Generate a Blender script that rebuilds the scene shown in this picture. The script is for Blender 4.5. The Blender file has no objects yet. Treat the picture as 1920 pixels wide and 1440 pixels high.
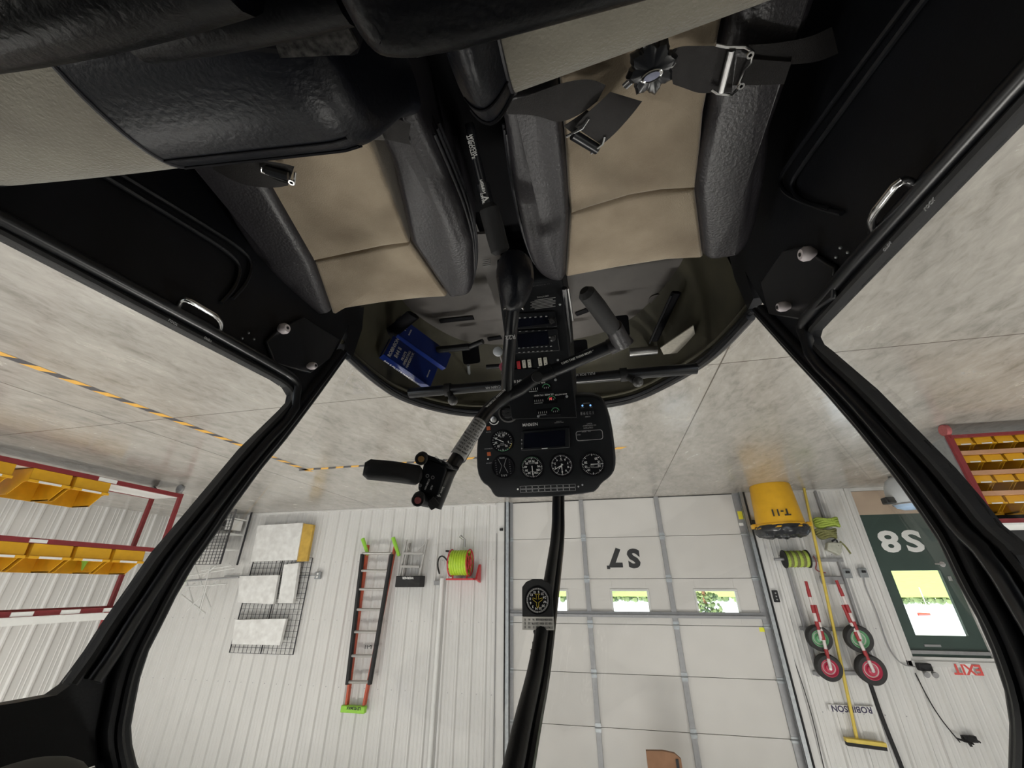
import bpy, bmesh, math, random
from mathutils import Vector, Matrix
random.seed(7)
V = Vector
# ------------------------------------------------------------------ camera
FPX, YAW, PIT, ROL = 751.08, math.radians(12.2187), math.radians(26.7023), math.radians(-.1253)
DW = 7.1                       # distance camera -> front wall
CAM = V((0, 0, .18434 * DW))
_cy, _sy, _cp, _sp = math.cos(YAW), math.sin(YAW), math.cos(PIT), math.sin(PIT)
FW = V((_sy * _cp, _cy * _cp, -_sp)); R0 = V((_cy, -_sy, 0)); U0 = R0.cross(FW)
RT = R0 * math.cos(ROL) + U0 * math.sin(ROL); UP = U0 * math.cos(ROL) - R0 * math.sin(ROL)
cd = bpy.data.cameras.new('camera'); cam = bpy.data.objects.new('camera', cd)
bpy.context.scene.collection.objects.link(cam)
cd.sensor_width = 36; cd.lens = 36 * FPX / 1920; cd.clip_start = .01; cd.clip_end = 500
X_, Y_, Z_ = -RT, -UP, -FW     # the camera is held upside down
cam.matrix_world = Matrix(((X_.x, Y_.x, Z_.x, CAM.x), (X_.y, Y_.y, Z_.y, CAM.y), (X_.z, Y_.z, Z_.z, CAM.z), (0, 0, 0, 1)))
sc = bpy.context.scene; sc.camera = cam
sc.view_settings.view_transform = 'Standard'; sc.view_settings.look = 'None'
sc.view_settings.gamma = 1; sc.view_settings.use_curve_mapping = False
sc.view_settings.exposure = 0.14
# ------------------------------------------------------------------ world and lamps
wd = bpy.data.worlds.new('sky'); sc.world = wd; wd.use_nodes = True
_n = wd.node_tree.nodes; _l = wd.node_tree.links
_bg = _n['Background']; _bg.inputs['Strength'].default_value = 2.6
_tc = _n.new('ShaderNodeTexCoord'); _sx = _n.new('ShaderNodeSeparateXYZ'); _cr = _n.new('ShaderNodeValToRGB')
_l.new(_tc.outputs['Generated'], _sx.inputs[0]); _l.new(_sx.outputs[2], _cr.inputs[0]); _l.new(_cr.outputs[0], _bg.inputs['Color'])
_cr.color_ramp.elements[0].color = (.95, .97, 1, 1); _cr.color_ramp.elements[1].color = (.45, .68, 1, 1)
def lamp(name, loc, energy, sx, sy, color=(1, 1, 1), rot=(0, 0, 0)):
    ld = bpy.data.lights.new(name, 'AREA'); ld.shape = 'RECTANGLE'; ld.size = sx; ld.size_y = sy
    ld.energy = energy; ld.color = color
    o = bpy.data.objects.new(name, ld); o.location = loc; o.rotation_euler = rot
    sc.collection.objects.link(o); return o
LAMPS = [(-3.6, 3.6), (0.2, 3.4), (4.3, 3.6), (7.6, 3.8), (-3.6, -2.2), (0.6, -2.2), (4.3, -2.2), (7.6, -2.2)]
for lx, ly in LAMPS:
    lamp('lamp_light', (lx, ly, 4.66), 62, 1.15, .3, (1, .965, .91))
sd_ = bpy.data.lights.new('sun', 'SUN'); sd_.energy = 9; sd_.angle = .009; sd_.color = (1, .95, .86)
sun = bpy.data.objects.new('sun', sd_); sc.collection.objects.link(sun); sun.location = (0, 0, 12)
SUND = Vector((-1, .9, -.65)).normalized(); sun.rotation_euler = SUND.to_track_quat('-Z', 'Y').to_euler()
# ------------------------------------------------------------------ pixel of the photograph -> place
def ray(px, py): return RT * ((960 - px) / FPX) + UP * ((py - 720) / FPX) + FW
def A(px, py, ax, v):
    d = ray(px, py); i = 'xyz'.index(ax); return CAM + d * ((v - CAM[i]) / d[i])
def W(px, py, w): return CAM + ray(px, py) * w
def PL(px, py, p0, n):
    d = ray(px, py); return CAM + d * ((p0 - CAM).dot(n) / d.dot(n))
# ------------------------------------------------------------------ materials
def mat(name, col, rough=.6, metal=0, noise=0, ns=8, bump=0, bs=60, col2=None, coat=0, spec=.5, sheen=0):
    m = bpy.data.materials.new(name); m.use_nodes = True; n = m.node_tree.nodes; l = m.node_tree.links
    b = n['Principled BSDF']; b.inputs['Roughness'].default_value = rough; b.inputs['Metallic'].default_value = metal
    b.inputs['Specular IOR Level'].default_value = spec
    if coat: b.inputs['Coat Weight'].default_value = coat
    if sheen: b.inputs['Sheen Weight'].default_value = sheen; b.inputs['Sheen Roughness'].default_value = .4
    c = tuple(col) + (1,); b.inputs['Base Color'].default_value = c
    tc = n.new('ShaderNodeTexCoord')
    if noise or col2:
        t = n.new('ShaderNodeTexNoise'); t.inputs['Scale'].default_value = ns; t.inputs['Detail'].default_value = 6
        l.new(tc.outputs['Object'], t.inputs['Vector'])
        r = n.new('ShaderNodeValToRGB'); r.color_ramp.elements[0].position = .32; r.color_ramp.elements[1].position = .68
        c2 = tuple(col2) + (1,) if col2 else tuple(max(0, x * (1 - noise)) for x in col) + (1,)
        r.color_ramp.elements[0].color = c2; r.color_ramp.elements[1].color = c
        l.new(t.outputs['Fac'], r.inputs[0]); l.new(r.outputs[0], b.inputs['Base Color'])
    if bump:
        t2 = n.new('ShaderNodeTexNoise'); t2.inputs['Scale'].default_value = bs; t2.inputs['Detail'].default_value = 3
        l.new(tc.outputs['Object'], t2.inputs['Vector']); bp = n.new('ShaderNodeBump'); bp.inputs['Strength'].default_value = bump
        bp.inputs['Distance'].default_value = .0025
        l.new(t2.outputs['Fac'], bp.inputs['Height']); l.new(bp.outputs[0], b.inputs['Normal'])
    return m
M = {}
M['black'] = mat('black_paint', (.009, .010, .013), .5, noise=.25, ns=14, bump=.12, bs=220, spec=.25)
M['gloss'] = mat('satin_black', (.012, .013, .016), .3, noise=.2, ns=30, spec=.5)
M['panelblack'] = mat('panel_black', (.008, .009, .011), .55, noise=.2, ns=30, bump=.05, bs=400, spec=.2)
M['beltgrey'] = mat('pale_strap', (.10, .095, .09), .8, noise=.2, ns=60)
M['deep'] = mat('deep_black', (.004, .004, .006), .65, noise=.2, ns=9, spec=.12)
M['rubber'] = mat('black_rubber', (.018, .018, .019), .75, noise=.2, ns=40, bump=.15, bs=300)
M['leather'] = mat('dark_leather', (.026, .024, .028), .40, noise=.25, ns=12, bump=.35, bs=180, spec=.5)
M['leather2'] = mat('black_leather', (.006, .007, .011), .38, noise=.25, ns=12, bump=.3, bs=160, spec=.3)
M['piping'] = mat('leather_piping', (.03, .03, .036), .5, noise=.2, ns=30)
M['suede'] = mat('tan_suede', (.41, .34, .25), .95, ns=6, col2=(.235, .185, .13), bump=.5, bs=350, sheen=.4)
M['suede2'] = mat('grey_suede', (.25, .235, .19), .95, ns=9, col2=(.17, .155, .125), bump=.7, bs=260, sheen=.5)
M['web'] = mat('webbing', (.022, .020, .020), .8, noise=.25, ns=60, bump=.3, bs=500)
M['chrome'] = mat('chrome', (.75, .75, .76), .18, 1, noise=.08, ns=40)
M['steel'] = mat('brushed_steel', (.5, .5, .5), .38, 1, noise=.15, ns=40)
M['galv'] = mat('galvanised', (.40, .42, .43), .45, .7, noise=.2, ns=25)
M['olive'] = mat('olive_shell', (.052, .047, .026), .7, noise=.35, ns=9, bump=.1, bs=90)
M['ballgrey'] = mat('grey_rubber_ball', (.07, .07, .07), .35, noise=.2, ns=30)
M['floorgrey'] = mat('cabin_floor', (.115, .105, .098), .5, noise=.3, ns=6, bump=.05)
M['white'] = mat('white_print', (.82, .82, .80), .6, noise=.05, ns=50)
M['dimwhite'] = mat('worn_print', (.36, .36, .36), .6, noise=.2, ns=90)
M['black_ink'] = mat('black_ink', (.02, .02, .022), .6, noise=.1, ns=50)
M['navyink'] = mat('navy_ink', (.05, .04, .09), .6, noise=.1, ns=50)
M['knob'] = mat('white_plastic', (.72, .66, .68), .45, noise=.06, ns=50)
M['red'] = mat('red_lacquer', (.38, .03, .035), .4, noise=.15, ns=20)
M['redp'] = mat('red_paint', (.62, .03, .04), .4, noise=.12, ns=20)
M['redbtn'] = mat('dusty_red_button', (.42, .11, .11), .5, noise=.2, ns=60)
M['brass'] = mat('tan_button', (.40, .22, .07), .5, noise=.2, ns=60)
M['amber'] = mat('amber_lens', (.5, .10, .02), .4, noise=.1, ns=60)
M['greenmark'] = mat('green_print', (.10, .40, .18), .6, noise=.1, ns=60)
M['yellowmark'] = mat('yellow_print', (.60, .46, .05), .6, noise=.1, ns=60)
M['screen'] = mat('dark_screen', (.006, .007, .013), .15, noise=.1, ns=4)
M['book'] = mat('blue_vinyl', (.008, .032, .24), .35, noise=.2, ns=12, bump=.05)
M['pages'] = mat('paper_pages', (.55, .52, .45), .8, noise=.2, ns=90)
M['wallw'] = mat('white_wall_metal', (.70, .69, .67), .38, noise=.05, ns=3, spec=.5)
M['trimw'] = mat('white_trim_metal', (.68, .67, .65), .4, noise=.06, ns=6)
M['doorw'] = mat('white_door_skin', (.63, .61, .58), .5, noise=.05, ns=4, bump=.04, bs=200)
M['doorframe'] = mat('window_frame_white', (.66, .66, .64), .5, noise=.05, ns=20)
M['strut'] = mat('door_strut_steel', (.33, .33, .335), .5, .35, noise=.12, ns=20)
M['green'] = mat('dark_green_door', (.045, .075, .065), .42, noise=.15, ns=6)
M['ply'] = mat('plywood', (.55, .43, .33), .7, ns=3, col2=(.44, .34, .26), bump=.05)
M['wood'] = mat('shelf_wood', (.55, .30, .17), .6, ns=5, col2=(.44, .23, .12))
M['cardboard'] = mat('brown_board', (.25, .13, .07), .8, ns=6, col2=(.18, .09, .045))
M['yellow'] = mat('yellow_plastic', (.85, .46, .018), .42, noise=.12, ns=10)
M['binyel'] = mat('bin_yellow', (.80, .42, .015), .4, noise=.15, ns=12)
M['broomyel'] = mat('broom_yellow', (.74, .56, .10), .5, noise=.12, ns=20)
M['bag'] = mat('black_liner', (.02, .022, .026), .22, noise=.2, ns=20, bump=.8, bs=22)
M['lime'] = mat('lime_hose', (.50, .72, .04), .5, noise=.15, ns=40)
M['limep'] = mat('lime_plastic', (.32, .66, .06), .5, noise=.1, ns=20)
M['orange'] = mat('orange_rail', (.52, .09, .04), .5, noise=.15, ns=20)
M['alu'] = mat('ladder_aluminium', (.52, .51, .49), .45, .5, noise=.12, ns=30)
M['maroon'] = mat('maroon_steel', (.24, .025, .03), .5, noise=.15, ns=20)
M['marble'] = mat('marbled_board', (.86, .86, .84), .6, ns=11, col2=(.70, .69, .67))
M['goldb'] = mat('gold_board', (.66, .42, .08), .6, noise=.25, ns=10)
M['wire'] = mat('black_wire', (.03, .03, .035), .5, noise=.1, ns=30)
M['wheelg'] = mat('green_hub', (.14, .36, .18), .45, noise=.15, ns=20)
M['wheelr'] = mat('crimson_hub', (.48, .035, .08), .45, noise=.15, ns=20)
M['tyre'] = mat('tyre_rubber', (.035, .034, .034), .8, noise=.2, ns=30)
M['hubw'] = mat('pale_hub', (.72, .66, .64), .5, noise=.1, ns=20)
M['exitred'] = mat('exit_red', (.75, .10, .09), .5, noise=.06, ns=20)
M['beige'] = mat('beige_plastic', (.50, .50, .42), .6, noise=.2, ns=20)
M['pail'] = mat('grey_white_plastic', (.52, .55, .58), .45, noise=.08, ns=8)
M['paleblue'] = mat('pale_blue', (.42, .60, .85), .4, noise=.1, ns=8)
M['rope'] = mat('rope_lime', (.48, .62, .10), .8, noise=.4, ns=60, bump=.5, bs=120)
M['ropedark'] = mat('rope_olive', (.22, .22, .08), .8, noise=.4, ns=60, bump=.5, bs=120)
M['hazy'] = mat('hazard_yellow', (.80, .43, .06), .5, noise=.12, ns=30)
M['hazk'] = mat('hazard_black', (.06, .06, .07), .5, noise=.2, ns=30)
M['grass'] = mat('field_grass', (.40, .43, .10), .9, ns=3, col2=(.26, .33, .06))
M['leaf'] = mat('tree_leaf', (.20, .25, .12), .9, ns=.8, col2=(.09, .13, .06))
M['headl'] = mat('headliner', (.10, .097, .09), .9, noise=.15, ns=15)
M['ceil'] = mat('ceiling_white', (.72, .72, .70), .6, noise=.05, ns=3)
M['coppr'] = mat('speckled_carpet', (.10, .095, .09), .9, ns=190, col2=(.008, .008, .008))
def emis(name, col, s):
    m = mat(name, col, .5, noise=.03, ns=5); b = m.node_tree.nodes['Principled BSDF']
    b.inputs['Emission Color'].default_value = tuple(col) + (1,); b.inputs['Emission Strength'].default_value = s; return m
M['tube'] = emis('lamp_diffuser', (1, .98, .94), 6)
M['red_led'] = emis('red_led', (1, .1, .1), .6)
M['blue_led'] = emis('blue_led', (.25, .55, 1), .8)
def glass(name, tint, k):
    m = bpy.data.materials.new(name); m.use_nodes = True; n = m.node_tree.nodes; l = m.node_tree.links; n.clear()
    o = n.new('ShaderNodeOutputMaterial'); t = n.new('ShaderNodeBsdfTransparent'); g = n.new('ShaderNodeBsdfGlossy'); mx = n.new('ShaderNodeMixShader')
    f = n.new('ShaderNodeLayerWeight'); f.inputs['Blend'].default_value = .2; mu = n.new('ShaderNodeMath'); mu.operation = 'MULTIPLY'; mu.inputs[1].default_value = k
    t.inputs[0].default_value = tuple(tint) + (1,); g.inputs['Roughness'].default_value = .03
    l.new(f.outputs['Fresnel'], mu.inputs[0]); l.new(mu.outputs[0], mx.inputs[0]); l.new(t.outputs[0], mx.inputs[1]); l.new(g.outputs[0], mx.inputs[2]); l.new(mx.outputs[0], o.inputs[0])
    return m
M['glass'] = glass('clear_canopy', (.985, .99, .985), .12)
M['pane'] = glass('window_pane', (.97, .98, .97), .5)
def concrete():
    m = bpy.data.materials.new('polished_concrete'); m.use_nodes = True; n = m.node_tree.nodes; l = m.node_tree.links; b = n['Principled BSDF']
    tc = n.new('ShaderNodeTexCoord'); mp = n.new('ShaderNodeMapping'); mp.inputs['Rotation'].default_value = (0, 0, .5); mp.inputs['Scale'].default_value = (1, .45, 1)
    l.new(tc.outputs['Object'], mp.inputs[0])
    def nz(s, d, r=.6):
        t = n.new('ShaderNodeTexNoise'); t.inputs['Scale'].default_value = s; t.inputs['Detail'].default_value = d; t.inputs['Roughness'].default_value = r
        t.inputs['Distortion'].default_value = .6; l.new(mp.outputs[0], t.inputs['Vector']); return t
    a, c = nz(3.2, 9, .66), nz(16, 6, .7)
    mx = n.new('ShaderNodeMath'); mx.operation = 'MULTIPLY_ADD'; mx.inputs[1].default_value = .5; l.new(c.outputs['Fac'], mx.inputs[0])
    m2 = n.new('ShaderNodeMath'); m2.operation = 'MULTIPLY'; m2.inputs[1].default_value = .5; l.new(a.outputs['Fac'], m2.inputs[0]); l.new(m2.outputs[0], mx.inputs[2])
    r = n.new('ShaderNodeValToRGB'); e = r.color_ramp.elements
    e[0].position = .33; e[0].color = (.22, .205, .18, 1); e[1].position = .66; e[1].color = (.46, .435, .395, 1)
    q = e.new(.47); q.color = (.345, .325, .295, 1)
    l.new(mx.outputs[0], r.inputs[0])
    # saw-cut joints
    sx = n.new('ShaderNodeSeparateXYZ'); l.new(tc.outputs['Object'], sx.inputs[0])
    def line(out, v0, hw, extra=None):
        s = n.new('ShaderNodeMath'); s.operation = 'SUBTRACT'; s.inputs[1].default_value = v0; l.new(sx.outputs[out], s.inputs[0])
        ab = n.new('ShaderNodeMath'); ab.operation = 'ABSOLUTE'; l.new(s.outputs[0], ab.inputs[0])
        lt = n.new('ShaderNodeMath'); lt.operation = 'LESS_THAN'; lt.inputs[1].default_value = hw; l.new(ab.outputs[0], lt.inputs[0]); return lt
    js = [line(1, 2.55, .004), line(0, -.86, .005), line(0, 4.12, .005), line(1, -2.5, .004)]
    cur = js[0].outputs[0]
    for j in js[1:]:
        k = n.new('ShaderNodeMath'); k.operation = 'MAXIMUM'; l.new(cur, k.inputs[0]); l.new(j.outputs[0], k.inputs[1]); cur = k.outputs[0]
    mc = n.new('ShaderNodeMixRGB'); mc.inputs[2].default_value = (.10, .085, .07, 1); l.new(cur, mc.inputs[0]); l.new(r.outputs[0], mc.inputs[1])
    l.new(mc.outputs[0], b.inputs['Base Color'])
    rr = n.new('ShaderNodeMapRange'); rr.inputs[1].default_value = .3; rr.inputs[2].default_value = .7; rr.inputs[3].default_value = .12; rr.inputs[4].default_value = .30
    l.new(a.outputs['Fac'], rr.inputs[0]); l.new(rr.outputs[0], b.inputs['Roughness'])
    bp = n.new('ShaderNodeBump'); bp.inputs['Strength'].default_value = .04; bp.inputs['Distance'].default_value = .01; l.new(c.outputs['Fac'], bp.inputs['Height']); l.new(bp.outputs[0], b.inputs['Normal'])
    return m
M['concrete'] = concrete()
# ------------------------------------------------------------------ mesh builder
ORG = {}
def frame(o, x, y, z=None):
    x = V(x).normalized(); y = V(y); y = (y - x * y.dot(x)).normalized(); z = x.cross(y)
    return Matrix(((x.x, y.x, z.x, o[0]), (x.y, y.y, z.y, o[1]), (x.z, y.z, z.z, o[2]), (0, 0, 0, 1)))
class MB:
    def __init__(s): s.v = []; s.f = []
    def add(s, vs, fs, mx=None):
        k = len(s.v); s.v += [(mx @ V(p)) if mx else V(p) for p in vs]; s.f += [tuple(i + k for i in f) for f in fs]; return s
    def box(s, lo, hi, mx=None):
        x0, y0, z0 = lo; x1, y1, z1 = hi
        return s.add([(x0, y0, z0), (x1, y0, z0), (x1, y1, z0), (x0, y1, z0), (x0, y0, z1), (x1, y0, z1), (x1, y1, z1), (x0, y1, z1)],
                     [(0, 3, 2, 1), (4, 5, 6, 7), (0, 1, 5, 4), (1, 2, 6, 5), (2, 3, 7, 6), (3, 0, 4, 7)], mx)
    def tube(s, path, r, n=10, caps=True, flat=1.0, up=None):
        P = [V(p) for p in path]; rs = r if isinstance(r, (list, tuple)) else [r] * len(P); rings = []
        d0 = (P[1] - P[0]).normalized(); a = V(up) if up else (V((0, 0, 1)) if abs(d0.z) < .9 else V((1, 0, 0)))
        nx = d0.cross(a).normalized()
        for i, p in enumerate(P):
            d = (P[min(i + 1, len(P) - 1)] - P[max(i - 1, 0)]).normalized()
            nx = (nx - d * nx.dot(d)).normalized(); ny = d.cross(nx)
            rings.append([p + nx * math.cos(t) * rs[i] + ny * math.sin(t) * rs[i] * flat for t in [2 * math.pi * k / n for k in range(n)]])
        return s.loft(rings, caps)
    def loft(s, rings, caps=True, closed=True):
        n = len(rings[0]); vs = [p for r in rings for p in r]; fs = []
        for i in range(len(rings) - 1):
            for j in range(n if closed else n - 1):
                fs.append((i * n + j, i * n + (j + 1) % n, (i + 1) * n + (j + 1) % n, (i + 1) * n + j))
        if caps: fs += [tuple(range(n))[::-1], tuple((len(rings) - 1) * n + j for j in range(n))]
        return s.add(vs, fs)
    def prism(s, poly, mx, d, d0=0):
        n = len(poly); vs = [(p[0], p[1], d0) for p in poly] + [(p[0], p[1], d) for p in poly]
        fs = [tuple(range(n))[::-1], tuple(range(n, 2 * n))] + [(i, (i + 1) % n, n + (i + 1) % n, n + i) for i in range(n)]
        return s.add(vs, fs, mx)
    def lathe(s, prof, mx=None, n=24, caps=True):
        rings = [[V((r * math.cos(t), r * math.sin(t), z)) for t in [2 * math.pi * k / n for k in range(n)]] for r, z in prof]
        k = len(s.v); s.loft(rings, caps)
        if mx: s.v[k:] = [mx @ p for p in s.v[k:]]
        return s
    def sphere(s, c, r, n=12, sc_=(1, 1, 1)):
        pr = [(max(1e-4, r * math.sin(math.pi * i / n)), -r * math.cos(math.pi * i / n)) for i in range(n + 1)]
        mx = Matrix.Translation(c) @ Matrix.Diagonal((sc_[0], sc_[1], sc_[2], 1)); return s.lathe(pr, mx, 2 * n)
    def ribbon(s, pts, wv, th=.003):
        P = [V(p) for p in pts]; rings = []
        for i, p in enumerate(P):
            w = V(wv[i]) if isinstance(wv, list) else V(wv)
            d = (P[min(i + 1, len(P) - 1)] - P[max(i - 1, 0)]).normalized(); nn = d.cross(w).normalized() * th
            rings.append([p - w - nn, p + w - nn, p + w + nn, p - w + nn])
        return s.loft(rings)
    def text(s, body, c, right, up, h, bold=0, depth=.0006, sx=1):
        cu = bpy.data.curves.new('t', 'FONT'); cu.body = body; cu.size = h / .7; cu.align_x = 'CENTER'; cu.align_y = 'CENTER'
        cu.offset = bold * h; cu.extrude = depth; cu.resolution_u = 3
        ob = bpy.data.objects.new('t', cu); sc.collection.objects.link(ob); dg = bpy.context.evaluated_depsgraph_get()
        me = bpy.data.meshes.new_from_object(ob.evaluated_get(dg)); right = V(right).normalized()
        mx = frame(c, right, up)
        s.add([V((v.co.x * sx, v.co.y, v.co.z)) for v in me.vertices], [tuple(p.vertices) for p in me.polygons], mx)
        bpy.data.objects.remove(ob); bpy.data.curves.remove(cu); bpy.data.meshes.remove(me); return s
    def build(s, name, m, parent=None, smooth=None, bevel=0, seg=2, sub=0, kind=None, label=None):
        o0 = ORG.get(parent.name, V((0, 0, 0))) if parent else V((0, 0, 0))
        me = bpy.data.meshes.new(name); me.from_pydata([tuple(p - o0) for p in s.v], [], s.f); me.update()
        bm = bmesh.new(); bm.from_mesh(me); bmesh.ops.recalc_face_normals(bm, faces=bm.faces); bm.to_mesh(me); bm.free()
        o = bpy.data.objects.new(name, me); sc.collection.objects.link(o)
        me.materials.append(M[m] if isinstance(m, str) else m)
        if parent: o.parent = parent
        ORG[o.name] = o0
        if smooth is None or smooth:
            me.polygons.foreach_set('use_smooth', [True] * len(me.polygons))
            me.set_sharp_from_angle(angle=math.radians(38 if smooth is None else smooth))
        if bevel:
            b = o.modifiers.new('bevel', 'BEVEL'); b.width = bevel; b.segments = seg; b.limit_method = 'ANGLE'
        if sub:
            b = o.modifiers.new('sub', 'SUBSURF'); b.levels = sub; b.render_levels = sub
        if kind: o['kind'] = kind
        if label: o['label'] = label
        return o
def empty(name, loc, label, cat, group=None):
    o = bpy.data.objects.new(name, None); sc.collection.objects.link(o); o.location = loc; o.empty_display_size = .05
    ORG[o.name] = V(loc); o['label'] = label; o['category'] = cat
    if group: o['group'] = group
    return o
def tag(o, label, cat, group=None):
    o['label'] = label; o['category'] = cat
    if group: o['group'] = group
    return o
def copy_tree(o, parent=None):
    c = o.copy(); sc.collection.objects.link(c)
    if parent: c.parent = parent
    for ch in list(o.children): copy_tree(ch, c)
    return c
def one(mb, name, m, label, cat, group=None, **k): return tag(mb.build(name, m, None, **k), label, cat, group)
def rrect(x0, y0, x1, y1, r, n=4):
    p = []
    for cx, cy, a in ((x1 - r, y0 + r, -90), (x1 - r, y1 - r, 0), (x0 + r, y1 - r, 90), (x0 + r, y0 + r, 180)):
        for k in range(n + 1):
            t = math.radians(a + 90 * k / n); p.append((cx + r * math.cos(t), cy + r * math.sin(t)))
    return p
def chaikin(p, it=2, closed=True):
    for _ in range(it):
        q = []; n = len(p)
        for i in range(n if closed else n - 1):
            a, b = V(p[i]), V(p[(i + 1) % n]); q += [a.lerp(b, .25), a.lerp(b, .75)]
        if not closed: q = [V(p[0])] + q + [V(p[-1])]
        p = q
    return p
def catmull(P, k=5):
    P = [V((p[0], p[1], 0)) for p in P]; n = len(P); out = []
    for i in range(n):
        a, b, c, d = P[i - 1], P[i], P[(i + 1) % n], P[(i + 2) % n]
        if (c - b).length > .12: out.append(b); continue
        if (a - b).length > .12: a = b + (b - c) * .3
        if (d - c).length > .12: d = c + (c - b) * .3
        for j in range(k):
            t = j / k; out.append(.5 * ((2 * b) + (c - a) * t + (2 * a - 5 * b + 4 * c - d) * t * t + (3 * b - a - 3 * c + d) * t ** 3))
    return out
def smoothpath(p, it=2): return chaikin([V(q) for q in p], it, False)
def pad(poly, mx, top, bot, r, dome=.01, tilt=None, it=2):
    """upholstered pad: outline poly (local xy), rounded upper edge of radius r, slightly domed."""
    P = catmull(poly) if it == 'c' else [V((q[0], q[1], 0)) for q in (chaikin([V((a[0], a[1])) for a in poly], it) if it else poly)]
    n = len(P); ar = sum(P[i].x * P[(i + 1) % n].y - P[(i + 1) % n].x * P[i].y for i in range(n))
    if ar < 0: P.reverse()
    c = sum(P, V((0, 0, 0))) / n; nr = []
    for i in range(n):
        d = (P[(i + 1) % n] - P[i - 1]).normalized(); nr.append(V((-d.y, d.x, 0)))
    rings = [[p + V((0, 0, bot)) for p in P]]
    for k in range(6):
        a = math.pi / 2 * k / 5; off = r * (1 - math.cos(a)); z = top - r + r * math.sin(a)
        rings.append([P[i] + nr[i] * off + V((0, 0, z)) for i in range(n)])
    base = [p.copy() for p in rings[-1]]
    for k in range(1, 6):
        t = k / 5.2; rings.append([b.lerp(V((c.x, c.y, top)), t) + V((0, 0, dome * (1 - (1 - t) ** 2))) for b in base])
    m = MB(); m.loft(rings, True)
    if tilt: m.v = [tilt(p) for p in m.v]
    m.v = [mx @ p for p in m.v]; return m
I4 = Matrix.Identity(4)
# ================================================================== THE SETTING
WX0, WX1, WYB, ZC = -7.2, 8.9, -7.0, 4.9
MB().box((WX0, WYB, -.1), (WX1, DW + .02, 0)).build('floor', 'concrete', kind='structure')
def ribbed(mb, o, right, L, z0, z1, nrm, pitch=.2286, depth=.027, x_off=0):
    """ribbed sheet from o along right, outward normal nrm"""
    prof = []; k0 = math.floor(-x_off / pitch) - 1; k = k0
    while k * pitch + x_off < L + pitch:
        b = k * pitch + x_off
        prof += [(b, 0), (b + .018, depth), (b + .045, depth), (b + .063, 0), (b + .105, 0), (b + .113, .005), (b + .123, .005), (b + .131, 0), (b + .165, 0), (b + .173, .005), (b + .183, .005), (b + .191, 0)]; k += 1
    prof = [p for p in prof if 0 <= p[0] <= L]; prof = [(0, 0)] + prof + [(L, 0)]
    o, right, nrm = V(o), V(right), V(nrm)
    a = [o + right * p[0] + nrm * p[1] + V((0, 0, z0)) for p in prof]; b = [q + V((0, 0, z1 - z0)) for q in a]
    n = len(a); mb.add(a + b, [(i, i + 1, n + i + 1, n + i) for i in range(n - 1)])
DL, DR, DT = A(961, 1085, 'y', DW).x, A(1411.7, 1085, 'y', DW).x, 3.68        # garage door: right/left edge in the world
EX0, EX1, EZ1 = -4.56, -3.70, 2.13
w = MB()
ribbed(w, (WX0, DW, 0), (1, 0, 0), EX0 - .04 - WX0, 0, ZC, (0, -1, 0), x_off=.03)
ribbed(w, (EX0 - .04, DW, 0), (1, 0, 0), EX1 - EX0 + .08, EZ1 + .04, ZC, (0, -1, 0))
ribbed(w, (EX1 + .04, DW, 0), (1, 0, 0), DR - .12 - EX1 - .04, 0, ZC, (0, -1, 0), x_off=.1)
ribbed(w, (DR - .12, DW, 0), (1, 0, 0), DL - DR + .24, DT, ZC, (0, -1, 0))
ribbed(w, (DL + .12, DW, 0), (1, 0, 0), WX1 - DL - .12, 0, ZC, (0, -1, 0), x_off=.05)
for x0, x1, z0 in ((WX0, EX0 - .04, -.02), (EX0 - .04, EX1 + .04, EZ1 + .04), (EX1 + .04, DR - .12, -.02), (DR - .12, DL + .12, DT), (DL + .12, WX1, -.02)):
    w.box((x0, DW + .001, z0), (x1, DW + .12, ZC))
w.build('wall_front', 'wallw', kind='structure', smooth=False)
w = MB(); ribbed(w, (WX1, DW, 0), (0, -1, 0), DW - WYB, 0, ZC, (-1, 0, 0), pitch=.3)

for a, b, c, d in ((WYB, DW + .12, -.02, ZC),): w.box((WX1 + .002, a, c), (WX1 + .12, b, d))
w.build('wall_right', 'wallw', kind='structure', smooth=False)
w = MB(); ribbed(w, (WX0, WYB, 0), (0, 1, 0), DW - WYB, 0, ZC, (1, 0, 0)); w.box((WX0 - .12, WYB, -.02), (WX0 - .001, DW + .12, ZC)); w.build('wall_left', 'wallw', kind='structure', smooth=False)
w = MB()   # unseen back wall, wide doorway opening added to let fill light in
w.box((WX0, WYB - .12, -.02), (-4.6, WYB, ZC)); w.box((6.2, WYB - .12, -.02), (WX1, WYB, ZC)); w.box((-4.6, WYB - .12, 4.0), (6.2, WYB, ZC))
w.build('wall_back', 'wallw', kind='structure')
MB().box((WX0 - .1, WYB - .1, ZC), (WX1 + .1, DW + .12, ZC + .1)).build('ceiling', 'ceil', kind='structure')
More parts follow.
